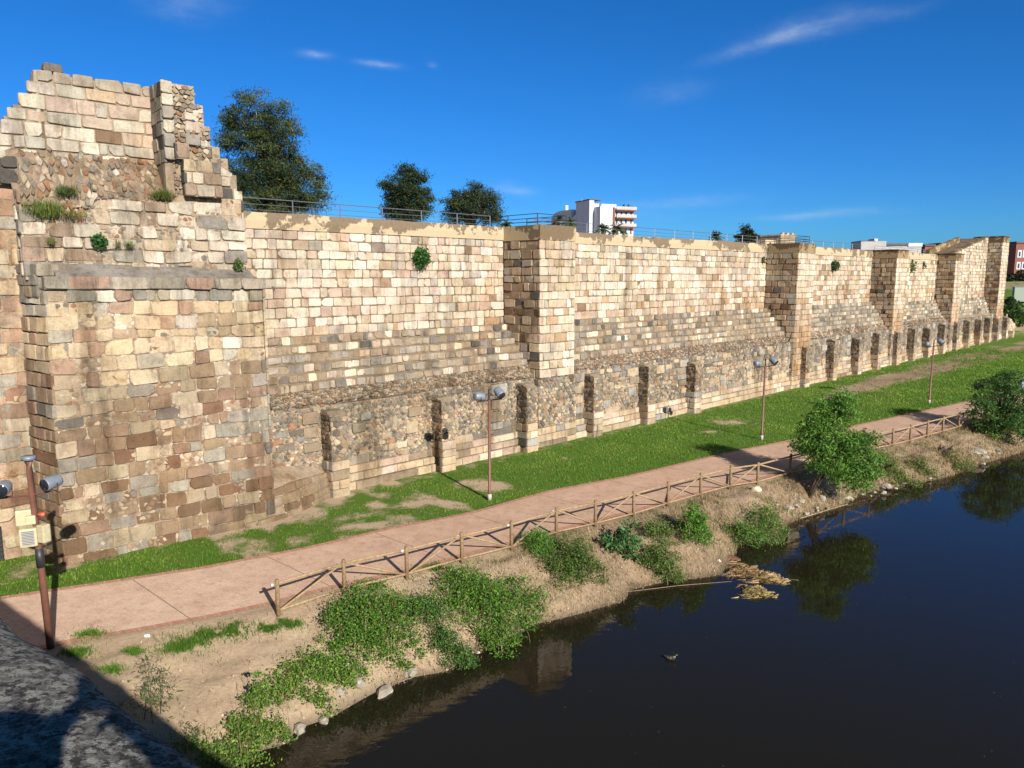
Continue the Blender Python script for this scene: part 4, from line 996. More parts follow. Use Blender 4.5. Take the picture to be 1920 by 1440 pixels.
def shrub(label, blobs, nleaf, size, base, name='shrub', group='shrubs on the riverbank', hang=0, asp=.5, stems=6, var=.4, yel=.12, up=.35):
    """blobs: (x,y,rx,ry,h) mounds hugging the bank"""
    c0 = blobs[0]; root = thing(name, label, 'shrub', (c0[0], c0[1], height(c0[0], c0[1])), group)
    nleaf = int(nleaf*2.1); size *= 1.08; blobs = [(b[0], b[1], b[2]*1.12, b[3]*1.12, b[4]*1.3) for b in blobs]
    ar = np.array([b[2]*b[3]*(b[4]+.3) for b in blobs]); cnt = (nleaf*ar/ar.sum()).astype(int); P = []
    for (x, y, rx, ry, h), n in zip(blobs, cnt):
        k = max(3, n//48)                                    # clumps, so that the outline is uneven and gaps remain
        ca = rng.uniform(0, 2*np.pi, k); cr = np.sqrt(rng.uniform(0, 1, k))*(1 + .28*np.sin(3*ca + x) + .22*np.sin(5*ca + y*2) + rng.normal(0, .10, k)); cu = rng.uniform(.1, 1, k)**.6*np.where(rng.uniform(0, 1, k) < .16, 1.45, 1.)
        for j in range(k):
            cx, cy = x + rx*cr[j]*math.cos(ca[j]), y + ry*cr[j]*math.sin(ca[j])
            cz = height(cx, cy) + h*cu[j]*math.sqrt(max(0, 1-.8*min(1, cr[j])**2)) + .04
            sp = rng.uniform(.06, .24)*(.5+.5*min(1.6, rx))
            q = rng.normal(size=(n//k, 3))*sp*np.array([[1, 1, .75]]) + np.array([[cx, cy, cz]]); P.append(q)
    P = np.concatenate(P); gz = hz(P[:, :2]); P[:, 2] = np.maximum(P[:, 2], np.maximum(gz, -1.39) + rng.uniform(0, .06, len(P)))
    cc = lcol(len(P), np.array(base)*(1.0 if base in (G1, G2, G3) else 1.35), var+.1, yel); dry = rng.uniform(0, 1, len(P)) < .05; cc[dry] = np.array([.24, .17, .08])
    V, F, C = leafset(P, size, cc, up, asp); arrays_obj('foliage', V, F, C, M_LEAF, root)
    mb = MB()
    for k in range(stems):
        x, y, rx, ry, h = blobs[k % len(blobs)]; a = rng.uniform(0, 6.28); q = rng.uniform(.2, .8)
        x1, y1 = x + rx*q*math.cos(a), y + ry*q*math.sin(a)
        z0, z1 = height(x, y)-.05, height(x1, y1) + h*.7
        mb.tube([(x, y, z0), ((x+x1)/2+.03, (y+y1)/2, (z0+z1)/2+.1), (x1, y1, z1)], [.018, .013, .006], 5)
    if stems: mb.build('stems', M_BARK, root)
    m = max(30, nleaf//90); j = rng.integers(len(P), size=m); q = P[j].copy(); q[:, 2] = hz(q[:, :2]) + .05
    blade_obj('dead_stalks', q, max(b[4] for b in blobs)*1.1 + .15, .011, np.array([.34, .26, .15])*rng.uniform(.5, 1.2, (m, 1)), .9, M_STRAW, root)
    return root
def bl(px, py, z, rx, ry, h): p = at(px, py, z); return (p.x, p.y, rx, ry, h)
G1, G2, G3 = (.085, .185, .026), (.06, .135, .028), (.115, .21, .034)
shrub('large rounded green bramble mound nearest the start of the fence', [bl(690,1170,-.3,.9,.8,.75), bl(650,1200,-.5,.7,.6,.6), bl(735,1190,-.6,.8,.7,.55), bl(700,1235,-1.0,.8,.5,.4)], 7000, .075, G1)
shrub('wide green bramble spreading down to the water right of the big mound', [bl(890,1115,-.4,1.0,.6,.55), bl(930,1150,-.8,.9,.7,.6), bl(985,1125,-.7,.6,.6,.5), bl(930,1195,-1.1,.6,.6,.5), bl(850,1150,-.7,.6,.5,.4)], 7500, .075, G1)
shrub('dark green bush overhanging the water below the two big brambles', [bl(845,1225,-1.1,.55,.4,.45), bl(800,1185,-.9,.6,.5,.45), bl(870,1238,-1.3,.35,.25,.25)], 3000, .07, G2)
shrub('ivy trailing along the stony water edge left of the big mound', [bl(560,1285,-.9,.55,.3,.22), bl(610,1268,-.9,.6,.3,.28), bl(655,1262,-.9,.45,.35,.28), bl(530,1300,-.9,.3,.3,.25), bl(600,1325,-1.2,.3,.2,.2)], 2900, .075, G3)
shrub('upright ivy column climbing the low bank at the bottom of the picture', [bl(490,1345,-1.0,.22,.3,.7), bl(470,1390,-1.2,.5,.3,.35), bl(420,1420,-1.1,.6,.3,.3), bl(520,1385,-1.25,.25,.2,.25)], 2700, .075, G3)
shrub('bright fresh green grassy bush below the fence, beside a darker bush', [bl(1008,1040,-.25,.45,.5,.4), bl(1020,1060,-.5,.35,.4,.35)], 2300, .10, (.06,.16,.02), asp=.18, up=.1)
shrub('dark mixed bush with brown twigs at mid bank', [bl(1075,1065,-.5,.8,.7,.55), bl(1060,1095,-.8,.55,.5,.4), bl(1105,1085,-.8,.5,.5,.4)], 4500, .065, (.05,.095,.02), yel=.25, stems=12)
shrub('broad leaved thistle like plant with bluish green leaves', [bl(1170,1040,-.6,.45,.45,.65)], 520, .24, (.055,.125,.04), asp=.28, yel=.05)
shrub('twiggy olive green bush just above the straw edge of the water', [bl(1240,1050,-.7,.5,.45,.6), bl(1230,1010,-.4,.6,.45,.4), bl(1262,1075,-1.1,.4,.35,.35)], 3000, .075, (.06,.11,.025), yel=.25, stems=10)
shrub('bright green leafy bush standing on the dry bank', [bl(1303,1015,-.6,.42,.42,.85)], 2000, .11, (.065,.16,.022), asp=.3)
shrub('wide loose bush at the waterside in front of the leafy tree', [bl(1400,1005,-1.0,.7,.5,.7), bl(1440,990,-1.0,.6,.5,.8), bl(1425,1008,-1.2,.6,.3,.4)], 3600, .075, (.065,.13,.025), yel=.2, stems=12)
shrub('weedy bush right of the leafy tree at the foot of the fence', [bl(1665,880,-.6,.7,.6,.6), bl(1690,895,-.9,.6,.5,.5)], 2200, .08, (.07,.12,.03), yel=.35, stems=10)
shrub('low weeds on the dry bank beside the old stump', [bl(1735,880,-.8,.9,.4,.4), bl(1800,868,-.9,.8,.4,.45)], 2000, .08, (.08,.11,.035), yel=.4, stems=8)
shrub('yellow green undergrowth below the right hand tree at the water', [bl(1855,830,-1.,.9,.5,.6), bl(1885,828,-1.2,.8,.5,.55), bl(1915,815,-1.,1.1,.5,.8)], 3000, .09, (.09,.16,.03), yel=.3, stems=8)
def wispy(label, stems, n, size, base):
    x0, y0, h0 = stems[0]; root = thing('weed', label, 'weed', (x0, y0, height(x0, y0)), 'slender weeds on the sandy bank'); mb = MB(); P = []
    for x, y, h in stems:
        z = height(x, y); tip = (x + rng.uniform(-.15, .15), y + rng.uniform(-.1, .1), z + h); mb.tube([(x, y, z-.05), ((x+tip[0])/2+.02, (y+tip[1])/2, z+h*.5), tip], [.012, .009, .004], 5)
        for k in range(n):
            t = rng.uniform(.15, 1.05); sp = .08 + .34*h*(1.05-t)*.6
            P.append((x + (tip[0]-x)*t + rng.normal()*sp, y + (tip[1]-y)*t + rng.normal()*sp, z + h*t + rng.normal()*.05))
    mb.build('stalk', M_BARK, root); P = np.array(P)
    V, F, C = leafset(P, size, lcol(len(P), base, .35, .25), .3, .22); arrays_obj('foliage', V, F, C, M_LEAF, root)
def s3(px, py, z, h): p = at(px, py, z); return (p.x, p.y, h)
wispy('tall wispy weed in the sand at the shadow edge', [s3(285,1348,-.5,1.75), s3(300,1335,-.5,1.1), s3(270,1345,-.5,.9)], 170, .12, (.09,.13,.04))
wispy('shorter thin grey green weed beside the bridge shadow', [s3(345,1395,-.8,.65), s3(362,1385,-.8,.5), s3(335,1400,-.8,.4)], 120, .085, (.08,.11,.04))
wispy('low straggling weeds at the dark bottom edge of the bank', [s3(400,1425,-.9,.5), s3(385,1432,-.9,.45), s3(425,1428,-1.,.4)], 140, .08, (.085,.12,.04))

def tree(name, label, base, crown, nleaf, size, cols, group=None, trunks=((0, 0, 1.),), tr=.12, asp=.4, clump=.5, up=.2, cat='tree', per=90, mat=None):
    """crown: list of blobs (x,y,z,rx,ry,rz) in world; base (x,y,z)"""
    root = thing(name, label, cat, base, group); bx, by, bz = base
    vol = np.array([b[3]*b[4]*b[5] for b in crown])**.8; cnt = (nleaf*vol/vol.sum()).astype(int); P = []; C = []; limbs = []
    for (x, y, z, rx, ry, rz), n in zip(crown, cnt):
        k = max(3, n//per); d = rng.normal(size=(k, 3)); d /= np.linalg.norm(d, axis=1)[:, None]; r = rng.uniform(.15, 1, k)**.45
        cc = np.array([[x, y, z]]) + d*r[:, None]*np.array([[rx, ry, rz]])
        for j in range(k):
            sp = clump*rng.uniform(.55, 1.2); m = n//k
            q = rng.normal(size=(m, 3))*sp*np.array([[1, 1, .6]]); P.append(cc[j] + q)
            C.append(lcol(m, np.array(cols[rng.integers(len(cols))])*rng.uniform(.8, 1.2), .3, .08)); 
            if j % 5 == 0: limbs.append(cc[j])
    P = np.concatenate(P); C = np.concatenate(C)
    V, F, CC = leafset(P, size, C, up, asp); arrays_obj('crown', V, F, CC, mat or M_LEAF, root)
    mb = MB(); top = max(b[2] for b in crown); cxm = np.mean([b[0] for b in crown]); cym = np.mean([b[1] for b in crown])
    for dx, dy, k in trunks:
        e = Vector((bx + (cxm-bx)*.85 + dx, by + (cym-by)*.85 + dy, bz + (top-bz)*.8*k)); s = Vector((bx + dx*.1, by + dy*.1, bz-.2))
        mb.tube([s, s.lerp(e, .35) + Vector((dx*.15+.05, 0, 0)), s.lerp(e, .7), e], [tr, tr*.75, tr*.45, tr*.12], 8)
    st0 = Vector((bx, by, bz))
    for q in limbs[:40]:
        f = min(.8, max(.25, (q[2]-bz)/(top-bz)*.6)); j = st0.lerp(Vector((cxm, cym, top)), f)
        mb.tube([j, j.lerp(Vector(q), .5) + Vector((0, 0, .1)), Vector(q)], [tr*.3, tr*.2, tr*.06], 5)
    mb.build('trunk', M_BARK, root, True); return root
def cb(px, py, Y, rx, ry, rz): p = aty(px, py, Y); return (p.x, p.y, p.z, rx, ry, rz)
b = at(1514, 935, -.85); Y = b.y
tree('riverbank_tree', 'bushy bright green tree on the riverbank, overhanging the wooden fence', (b.x, b.y, height(b.x, b.y)),
     [cb(1572,772,Y+.4,.75,.7,.6), cb(1530,800,Y+.4,.75,.7,.65), cb(1555,825,Y,1.35,1.2,.85), cb(1512,838,Y+.1,.70,.7,.5), cb(1605,848,Y,1.0,1.,.7), cb(1585,880,Y-.2,1.0,.9,.55), cb(1540,758,Y+.4,.4,.4,.4), cb(1608,905,Y-.4,.55,.5,.5), cb(1630,825,Y+.2,.45,.45,.4), cb(1545,872,Y-.1,.7,.7,.45), cb(1585,748,Y+.3,.5,.5,.5), cb(1625,880,Y-.2,.6,.6,.5)],
     26000, .17, [(.085,.19,.028), (.115,.235,.04), (.055,.14,.022), (.14,.26,.05)], 'trees on the riverbank', ((0,0,1.), (.5,.1,.8), (.2,-.2,.9)), .085, .3, .22, .1, per=70)
b = at(1862, 832, -1.0); Y = b.y
tree('riverbank_tree', 'dark leafy tree on the riverbank at the right edge of the picture', (b.x, b.y, height(b.x, b.y)),
     [cb(1865,735,Y+.5,1.3,1.2,1.0), cb(1838,765,Y,.8,.8,.8), cb(1880,775,Y-.3,1.4,1.2,.9), cb(1915,760,Y,1.5,1.3,1.2), cb(1910,805,Y-.5,1.2,1.,.7), cb(1850,795,Y,.7,.7,.5), cb(1895,715,Y+.6,.9,.8,.7)],
     13000, .19, [(.05,.115,.026), (.04,.09,.02), (.075,.15,.034)], 'trees on the riverbank', ((0,0,1.), (.6,-.1,.9), (-.2,.2,.7)), .10, .35, .28, .1, per=70)

# trees behind the wall (on the town side)
def bigtree(label, blobs, Y, nleaf, size, cols, foot, clump, asp=.2, tr=.3):
    b0 = aty(foot[0], foot[1], Y); crown = [cb(px, py, Y + dy, r, r*.9, r*k) for px, py, dy, r, k in blobs]
    return tree('evergreen_tree', label, (b0.x, b0.y, 11.3), crown, int(nleaf*2.1), size*1.05, cols, 'evergreen trees behind the wall', ((0, 0, 1.),), tr, asp, clump*.9, .1, per=150)
NED = [(.040,.064,.022), (.062,.086,.028), (.088,.108,.036), (.026,.045,.019)]
bigtree('tallest feathery evergreen behind the wall, beside the ruined bastion', [(480,215,0,1.6,1.),(455,240,0,1.6,.9),(515,215,0,1.1,.9),(520,250,0,1.8,1.),(470,285,0,2.2,1.),(520,300,0,2.3,1.),(450,330,0,1.6,.9),(490,350,0,2.5,.9),(550,325,0,1.7,.9),(575,355,0,1.5,.9),(540,375,0,2.2,.7),(590,325,0,.9,.8),(435,225,0,.9,.8),(595,375,0,1.2,.6),(500,385,0,2.6,.8),(430,265,0,.8,.7)], 52, 26000, .23, NED, (505, 400), .42)
bigtree('middle evergreen behind the wall, with a pointed dark crown', [(762,328,0,.9,1.1),(745,350,0,1.2,.8),(780,345,0,1.0,.9),(755,375,0,1.5,.9),(735,385,0,1.2,.9),(785,380,0,1.1,1.),(760,400,0,1.7,.6),(760,318,0,.5,.9)], 60, 9500, .24, [(.022,.042,.016), (.032,.055,.018), (.04,.062,.02)], (758, 415), .36, .25, .22)
bigtree('rounded grey green evergreen behind the wall, right of the pointed one', [(888,365,0,1.3,.8),(860,375,0,1.1,.8),(915,375,0,1.1,.9),(885,390,0,1.9,.8),(850,380,0,.9,.6),(915,400,0,1.3,.8),(865,402,0,1.5,.7),(838,378,0,.5,.5)], 66, 9000, .24, [(.04,.06,.028), (.05,.072,.03), (.032,.05,.022)], (885, 425), .40, .22, .22)
bigtree('small dark cypress like tree behind the wall, left of the second square tower', [(1396,440,0,1.0,1.2),(1390,450,0,.9,1.),(1404,446,0,.8,1.2),(1398,430,0,.5,1.)], 105, 1500, .34, [(.018,.032,.016), (.026,.04,.018)], (1397, 462), .3, .35, .15)
bigtree('tiny dark shrubby tree next to the small cypress above the railing', [(1412,447,0,.5,1.3),(1414,440,0,.3,1.)], 105, 420, .3, [(.02,.034,.018)], (1412, 462), .2, .35, .1)
def palm(px, py, Y, r, label):
    c = aty(px, py, Y); root = thing('palm_tree', label, 'palm', (c.x, c.y, 11.3), 'palms behind the wall')
    mb = MB(); mb.tube([(c.x, c.y, 11.0), (c.x+.1, c.y, c.z-r*.2)], [.28, .22], 8); mb.build('trunk', M_BARK, root, True)
    V = []; F = []; C = []; 
    for k in range(26):
        th = rng.uniform(0, 6.28); el = rng.uniform(-.5, 1.25); d = np.array([math.cos(th)*math.cos(el), math.sin(th)*math.cos(el), math.sin(el)]); sd = np.array([-math.sin(th), math.cos(th), 0])
        L = r*rng.uniform(.8, 1.15); prev = np.array([c.x, c.y, c.z-r*.15]); 
        for j in range(7):
            t = (j+1)/7; p = np.array([c.x, c.y, c.z-r*.15]) + d*L*t + np.array([0, 0, -.55*L*t*t*max(0, math.cos(el))])
            for sgn in (-1, 1):
                q = p + sgn*sd*L*.22*(1-.6*t) + np.array([0, 0, -.12*L]); b_ = len(V)
                V += [prev, p, q, prev + (q-p)*.7]; F.append((b_, b_+1, b_+2, b_+3)); cl = rng.uniform(.7, 1.3); C += [(.045*cl, .075*cl, .025*cl)]*4
            prev = p
    arrays_obj('fronds', np.array(V), np.array(F), np.array(C), M_LEAF, root)
for a in [(948,416,75,.9,'small palm behind the wall just left of the nearest square tower'), (1046,411,95,1.0,'left palm in front of the white apartment block'), (1069,414,95,1.0,'second palm from the left in front of the white apartment block'),
          (1131,427,110,1.2,'third palm from the left, in front of the white brick gable'), (1156,424,110,1.5,'bushiest palm, in front of the balconies of the apartment block'), (1343,441,110,1.2,'lone palm behind the railing left of the small cypress')]: palm(*a)

# plants rooted in the masonry
def wallplant(label, c, r, n, size, base, squash=(1, 1, 1), name='wall_plant', asp=.7):
    root = thing(name, label, 'plant', c, 'plants growing out of the masonry'); q = rng.normal(size=(n, 3)); q /= np.linalg.norm(q, axis=1)[:, None]
    P = np.array([c]) + q*(rng.uniform(0, 1, (n, 1))**.4)*r*np.array([squash]) + rng.normal(size=(n, 3))*r*.12
    V, F, C = leafset(P, size, lcol(n, base, .4, .08), .2, asp); arrays_obj('foliage', V, F, C, M_LEAF, root)
    mb = MB(); cc = Vector(c); mb.tube([cc - NW*r*1.2, cc], [.03, .015], 5); mb.build('stem', M_BARK, root)
def wp(px, py, d):  # point on the curtain plane
    x = (px-960)/F_; y = -(py-720)/F_; r = Vector((x, math.cos(PITCH)+y*math.sin(PITCH), -math.sin(PITCH)+y*math.cos(PITCH)))
    t = (OW + NW*d - Vector((0, 0, CH))).dot(NW)/r.dot(NW); return Vector((0, 0, CH)) + r*t
def bp_(px, py, d):
    x = (px-960)/F_; y = -(py-720)/F_; r = Vector((x, math.cos(PITCH)+y*math.sin(PITCH), -math.sin(PITCH)+y*math.cos(PITCH)))
    t = (F0 + NB*d - Vector((0, 0, CH))).dot(NB)/r.dot(NB); return Vector((0, 0, CH)) + r*t
wallplant('round green caper bush hanging on the first wall stretch', tuple(wp(790,483,-3.2)), .50, 900, .13, (.04,.12,.02), (.95,.8,1.1))
wallplant('small dark round bush high on the wall beyond the second tower', tuple(wp(1566,498,-2.85)), .55, 500, .16, (.03,.08,.02), (.9,.8,1.1))
wallplant('yellowish creeper hanging near the top of the short wall stretch', tuple(wp(1711,500,-2.6)), .7, 300, .2, (.11,.15,.03), (.7,.6,1.2))
wallplant('little dark creeper right of the yellowish one on the short wall stretch', tuple(wp(1733,496,-2.6)), .5, 120, .18, (.06,.09,.025), (.6,.5,1.))
wallplant('small grey green plant in the angle of the third square tower', tuple(wp(1645,500,-2.95)), .4, 120, .18, (.09,.11,.05), (.7,.6,1.))
wallplant('small plant under the plaster left of the second square tower', tuple(wp(1432,488,-3.35)), .3, 90, .14, (.07,.10,.03), (.8,.6,1.))
wallplant('green leafy plant on the middle tier of the ruined bastion', tuple(bp_(185,452,-.85)), .28, 420, .10, (.04,.12,.03), (1,.8,.9))
wallplant('small weed at the right end of the sloped bastion ledge', tuple(bp_(447,497,-.7)), .22, 200, .09, (.08,.14,.03), (.8,.7,1.1))
def tuft(label, px, py, d, n, h, spread, base, yel=.2):
    c = bp_(px, py, d); root = thing('grass_tuft', label, 'grass', tuple(c), 'grass tufts on the ruined bastion')
    P = np.array([c]) + np.outer(rng.normal(size=n)*spread, np.array(UB)) + np.outer(rng.normal(size=n)*.14, np.array(NB)) + np.outer(rng.normal(size=n)*spread*.35, np.array([0, 0, 1.]))
    blade_obj('blades', P, h, .013, lcol(n, base, .35, yel), 1.0, M_LEAF, root)
tuft('large tuft of long green grass on the left of the bastion', 85, 400, -.9, 900, .45, .28, (.12,.17,.035))
tuft('dark green tuft on the rubble just right of the long grass', 125, 362, -1.1, 350, .32, .18, (.07,.12,.03))
tuft('dry yellow tuft below the long grass on the bastion', 140, 405, -.9, 260, .25, .18, (.20,.19,.06))
tuft('thin sprig of grass left of the leafy plant on the bastion', 95, 458, -.92, 140, .28, .06, (.14,.16,.05))
tuft('thin sprig of grass right of the leafy plant on the bastion', 243, 464, -.92, 190, .28, .07, (.12,.16,.05))
tuft('dry sprig between the leafy plant and the right hand sprig', 222, 462, -.92, 90, .28, .06, (.16,.16,.06))
tuft('short grass along the rubble edge in the middle of the bastion', 305, 370, -1.0, 900, .24, .18, (.10,.14,.03))

# ------------------------------------------------------------------ rocks, stump, litter, floating reeds, duck
def rock(px, py, z, r, label, col=(.36,.31,.24), sq=.6, group='pale stones along the water edge'):
    p = at(px, py, z); bm = bmesh.new(); bmesh.ops.create_icosphere(bm, subdivisions=2, radius=1); sd = random.uniform(0, 99); rz = random.uniform(0, 3)
    for v in bm.verts:
        n = mn.noise(v.co*1.2 + Vector((sd, 0, 0)))*.55 + mn.noise(v.co*2.6 + Vector((0, sd, 0)))*.25; v.co *= 1 + n
        v.co = Vector((v.co.x*r*1.25, v.co.y*r*.85, v.co.z*r*sq)); v.co.rotate(Matrix.Rotation(rz, 3, 'Z'))
    me = bpy.data.meshes.new('rock'); bm.to_mesh(me); bm.free(); me.materials.append(M_ROCK)
    a = me.color_attributes.new('Col', 'FLOAT_COLOR', 'POINT'); k = random.uniform(.8, 1.15)
    a.data.foreach_set('color', np.tile(np.array([*(c*k for c in col), 1], dtype=np.float32), len(me.vertices)))
    o = bpy.data.objects.new('rock', me); COL.objects.link(o); o.location = (p.x, p.y, max(p.z, height(p.x, p.y) + r*.12)); tag(o, label, 'rock', group)
RK = [(562,1366,-1.35,.17,'wedge shaped pale stone at the lowest left of the water edge'), (537,1388,-1.38,.11,'small upright stone left of the wedge shaped one'), (606,1350,-1.38,.15,'flat pale stone lying in the water edge under the ivy'),
      (720,1297,-1.36,.22,'largest pale stone, lying half in the water below the big bramble mound'), (672,1290,-1.3,.2,'brown boulder behind the largest pale stone'), (640,1310,-1.35,.16,'grey stone left of the brown boulder'), (768,1262,-1.3,.22,'broad stone under the right side of the big bramble mound'),
      (985,1165,-1.3,.15,'stone with roots right of the wide bramble'), (1000,1155,-1.25,.12,'small stone beside the roots right of the wide bramble'),
      (1477,968,-1.3,.2,'leftmost stone of the pile below the leafy tree'), (1490,960,-1.2,.18,'second stone of the pile below the leafy tree'), (1500,950,-1.1,.17,'upper stone of the pile below the leafy tree'), (1540,945,-1.2,.2,'stone in the middle of the pile under the leafy tree'), (1558,935,-1.1,.22,'right stone of the pile under the leafy tree'), (1530,958,-1.35,.14,'flat stone at the water below the leafy tree'),
      (1590,935,-1.3,.2,'long stone at the water right of the leafy tree'), (1660,912,-1.25,.28,'broad pale slab at the water below the weedy bush'), (1690,905,-1.25,.2,'stone right of the broad pale slab'), (1832,858,-1.2,.35,'large pale stone at the water left of the right hand tree'), (1845,862,-1.3,.25,'stone beside the large one near the right hand tree'), (1870,850,-1.2,.25,'stone under the right hand tree')]
for r_ in RK: rock(*r_)
rock(1418, 917, -.03, .2, 'single cream boulder on the dry bank just below the fence', (.62,.52,.36), .65, None)
for k in range(26):
    px = random.uniform(1440, 1880); py = 985 - (px-1440)*.285 + random.uniform(-14, 2); rock(px, py, -1.25, random.uniform(.06, .13), 'small rubble stone on the waterline', (.42,.37,.29), .6, 'small rubble stones on the waterline')
c = at(1765, 850, -.55); root = thing('tree_stump', 'broken grey brown tree stump with a dark hollow on the bank', 'stump', (c.x, c.y, c.z))
mb = MB()
for k in range(9):
    a = k*.7; q = Vector((math.cos(a)*.32, math.sin(a)*.22, 0)); e = c + q + Vector((.25 + random.uniform(-.2, .3), -.15, random.uniform(.2, .55)))
    mb.tube([c + q*.9 - Vector((0, 0, .15)), (c+q).lerp(e, .5), e], [.12, .10, .03], 6)
mb.build('trunk', M_BARK, root)
mb = MB(); mb.tube([c + Vector((-.5, .3, .1)), c + Vector((.0, -.0, .25)), c + Vector((.7, -.4, .15))], [.05, .1, .06], 7); mb.build('fallen_limb', M_BARK, root)
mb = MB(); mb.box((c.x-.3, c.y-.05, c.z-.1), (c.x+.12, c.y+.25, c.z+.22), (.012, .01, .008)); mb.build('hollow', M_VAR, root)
# floating reed mat
c = at(1418, 1088, -1.39); root = thing('reed_mat', 'mat of floating brown dead reeds with a yellowish tuft, drifted against the bank', 'reeds', tuple(c))
def straw_mat(name, cx, cy, rx, ry, n, L, cols, zs):
    a = rng.uniform(0, 6.28, n); q = np.abs(rng.normal(0, .55, n)); kk = np.array([1 + .45*math.sin(3*t+cx) + .25*math.sin(7*t+cy) for t in a]); q = q*kk; X = cx + rx*q*np.cos(a); Y_ = cy + ry*q*np.sin(a); th = rng.normal(.3, 1.0, n)
    z = -1.385 + zs*np.maximum(0, 1-q**2)*rng.uniform(.2, 1, n); l = L*rng.uniform(.4, 1.2, n); dx, dy = np.cos(th)*l/2, np.sin(th)*l/2; w = .0045
    V = np.stack([np.stack([X-dx, Y_-dy, z], 1), np.stack([X-dx-np.sin(th)*w, Y_-dy+np.cos(th)*w, z], 1), np.stack([X+dx-np.sin(th)*w, Y_+dy+np.cos(th)*w, z+rng.normal(0, .03, n)], 1), np.stack([X+dx, Y_+dy, z], 1)], 1).reshape(-1, 3)
    V[:, 2] = np.maximum(V[:, 2], -1.392)
    C = np.repeat(np.array(cols)[rng.integers(len(cols), size=n)]*rng.uniform(.6, 1.3, (n, 1)), 4, 0)
    arrays_obj(name, V, np.arange(4*n).reshape(n, 4), C, M_STRAW, root)
m_ = at(1395, 1072, -1.39); straw_mat('dead_reeds', m_.x, m_.y, .62, .6, 2600, .36, [(.24,.15,.07), (.32,.21,.09), (.16,.10,.05)], .10)
m_ = at(1440, 1085, -1.39); straw_mat('dead_reeds', m_.x, m_.y, .5, .42, 1700, .34, [(.30,.20,.09), (.36,.25,.11)], .12)
m_ = at(1415, 1112, -1.39); straw_mat('yellow_tuft', m_.x, m_.y, .45, .34, 1900, .30, [(.34,.28,.10), (.30,.23,.09), (.24,.17,.08)], .24)
m_ = at(1368, 1045, -1.36); mb = MB(); mb.box((-.28, -.2, -.03), (.3, .2, .05), (.22, .10, .06), lambda p: m_ + Vector((p[0]*.9-p[1]*.4, p[0]*-.35+p[1]*.9, p[2]))); mb.build('rotten_board', M_VAR, root)
a_, b__ = at(1172, 1110, -1.385), at(1372, 1090, -1.385); mb = MB(); mb.tube([a_, a_.lerp(b__, .5)+Vector((0, .05, .02)), b__], [.009, .010, .005], 6, (.27,.205,.125)); tag(mb.build('reed_stalk', M_VAR), 'long pale cane floating from the bank towards the reed mat', 'cane')
a_, b__ = at(1500, 972, -1.37), at(1590, 945, -1.37); mb = MB(); mb.tube([a_, b__], [.015, .01], 6, (.5,.4,.26)); tag(mb.build('reed_stalk', M_VAR), 'short pale cane at the water edge below the leafy tree', 'cane')
def crumple(px, py, z, r, col, label, name, cat):
    p = at(px, py, z); bm = bmesh.new(); bmesh.ops.create_icosphere(bm, subdivisions=3, radius=1); sd = random.uniform(0, 50)
    for v in bm.verts: v.co *= 1 + .6*mn.noise(v.co*2.2 + Vector((sd, 0, 0))); v.co = Vector((v.co.x*r, v.co.y*r*.7, v.co.z*r*.5))
    me = bpy.data.meshes.new(name); bm.to_mesh(me); bm.free(); me.materials.append(M_VAR); a = me.color_attributes.new('Col', 'FLOAT_COLOR', 'POINT')
    a.data.foreach_set('color', np.tile(np.array([*col, 1], dtype=np.float32), len(me.vertices))); o = bpy.data.objects.new(name, me); COL.objects.link(o); o.location = p; tag(o, label, cat)
crumple(1345, 1052, -1.20, .13, (.75,.77,.80), 'crumpled white plastic bag at the water edge beside the reed mat', 'plastic_bag', 'bag')
crumple(276, 1192, .0, .07, (.72,.74,.78), 'scrap of white paper on the sand near the path edge', 'paper_scrap', 'litter')
crumple(654, 1248, -.75, .10, (.7,.7,.62), 'scrap of pale litter above the stones left of the big bramble mound', 'paper_scrap', 'litter')
crumple(1450, 1083, -1.33, .06, (.7,.74,.8), 'scrap of white litter on the floating reeds', 'paper_scrap', 'litter')
p = at(893, 1223, -1.3); root = thing('drink_bottle', 'red and white plastic bottle lying at the water edge under the brambles', 'bottle', tuple(p))
mb = MB(); ax = Vector((.9, -.2, .05)).normalized(); prof = [(-.13, .035), (-.12, .045), (.05, .045), (.09, .03), (.12, .015)]
mb.tube([p + ax*t for t, _ in prof], [r for _, r in prof], 10, (.6,.58,.55)); bo = mb.build('body', M_VAR, root, True)
mb = MB(); mb.tube([p + ax*-.06, p + ax*.03], [.0465, .0465], 10, (.5,.05,.05)); mb.build('wrapper', M_VAR, root, True)
mb = MB(); mb.tube([p + ax*.12, p + ax*.15], [.018, .018], 8, (.5,.05,.05)); mb.build('cap', M_VAR, root, True)

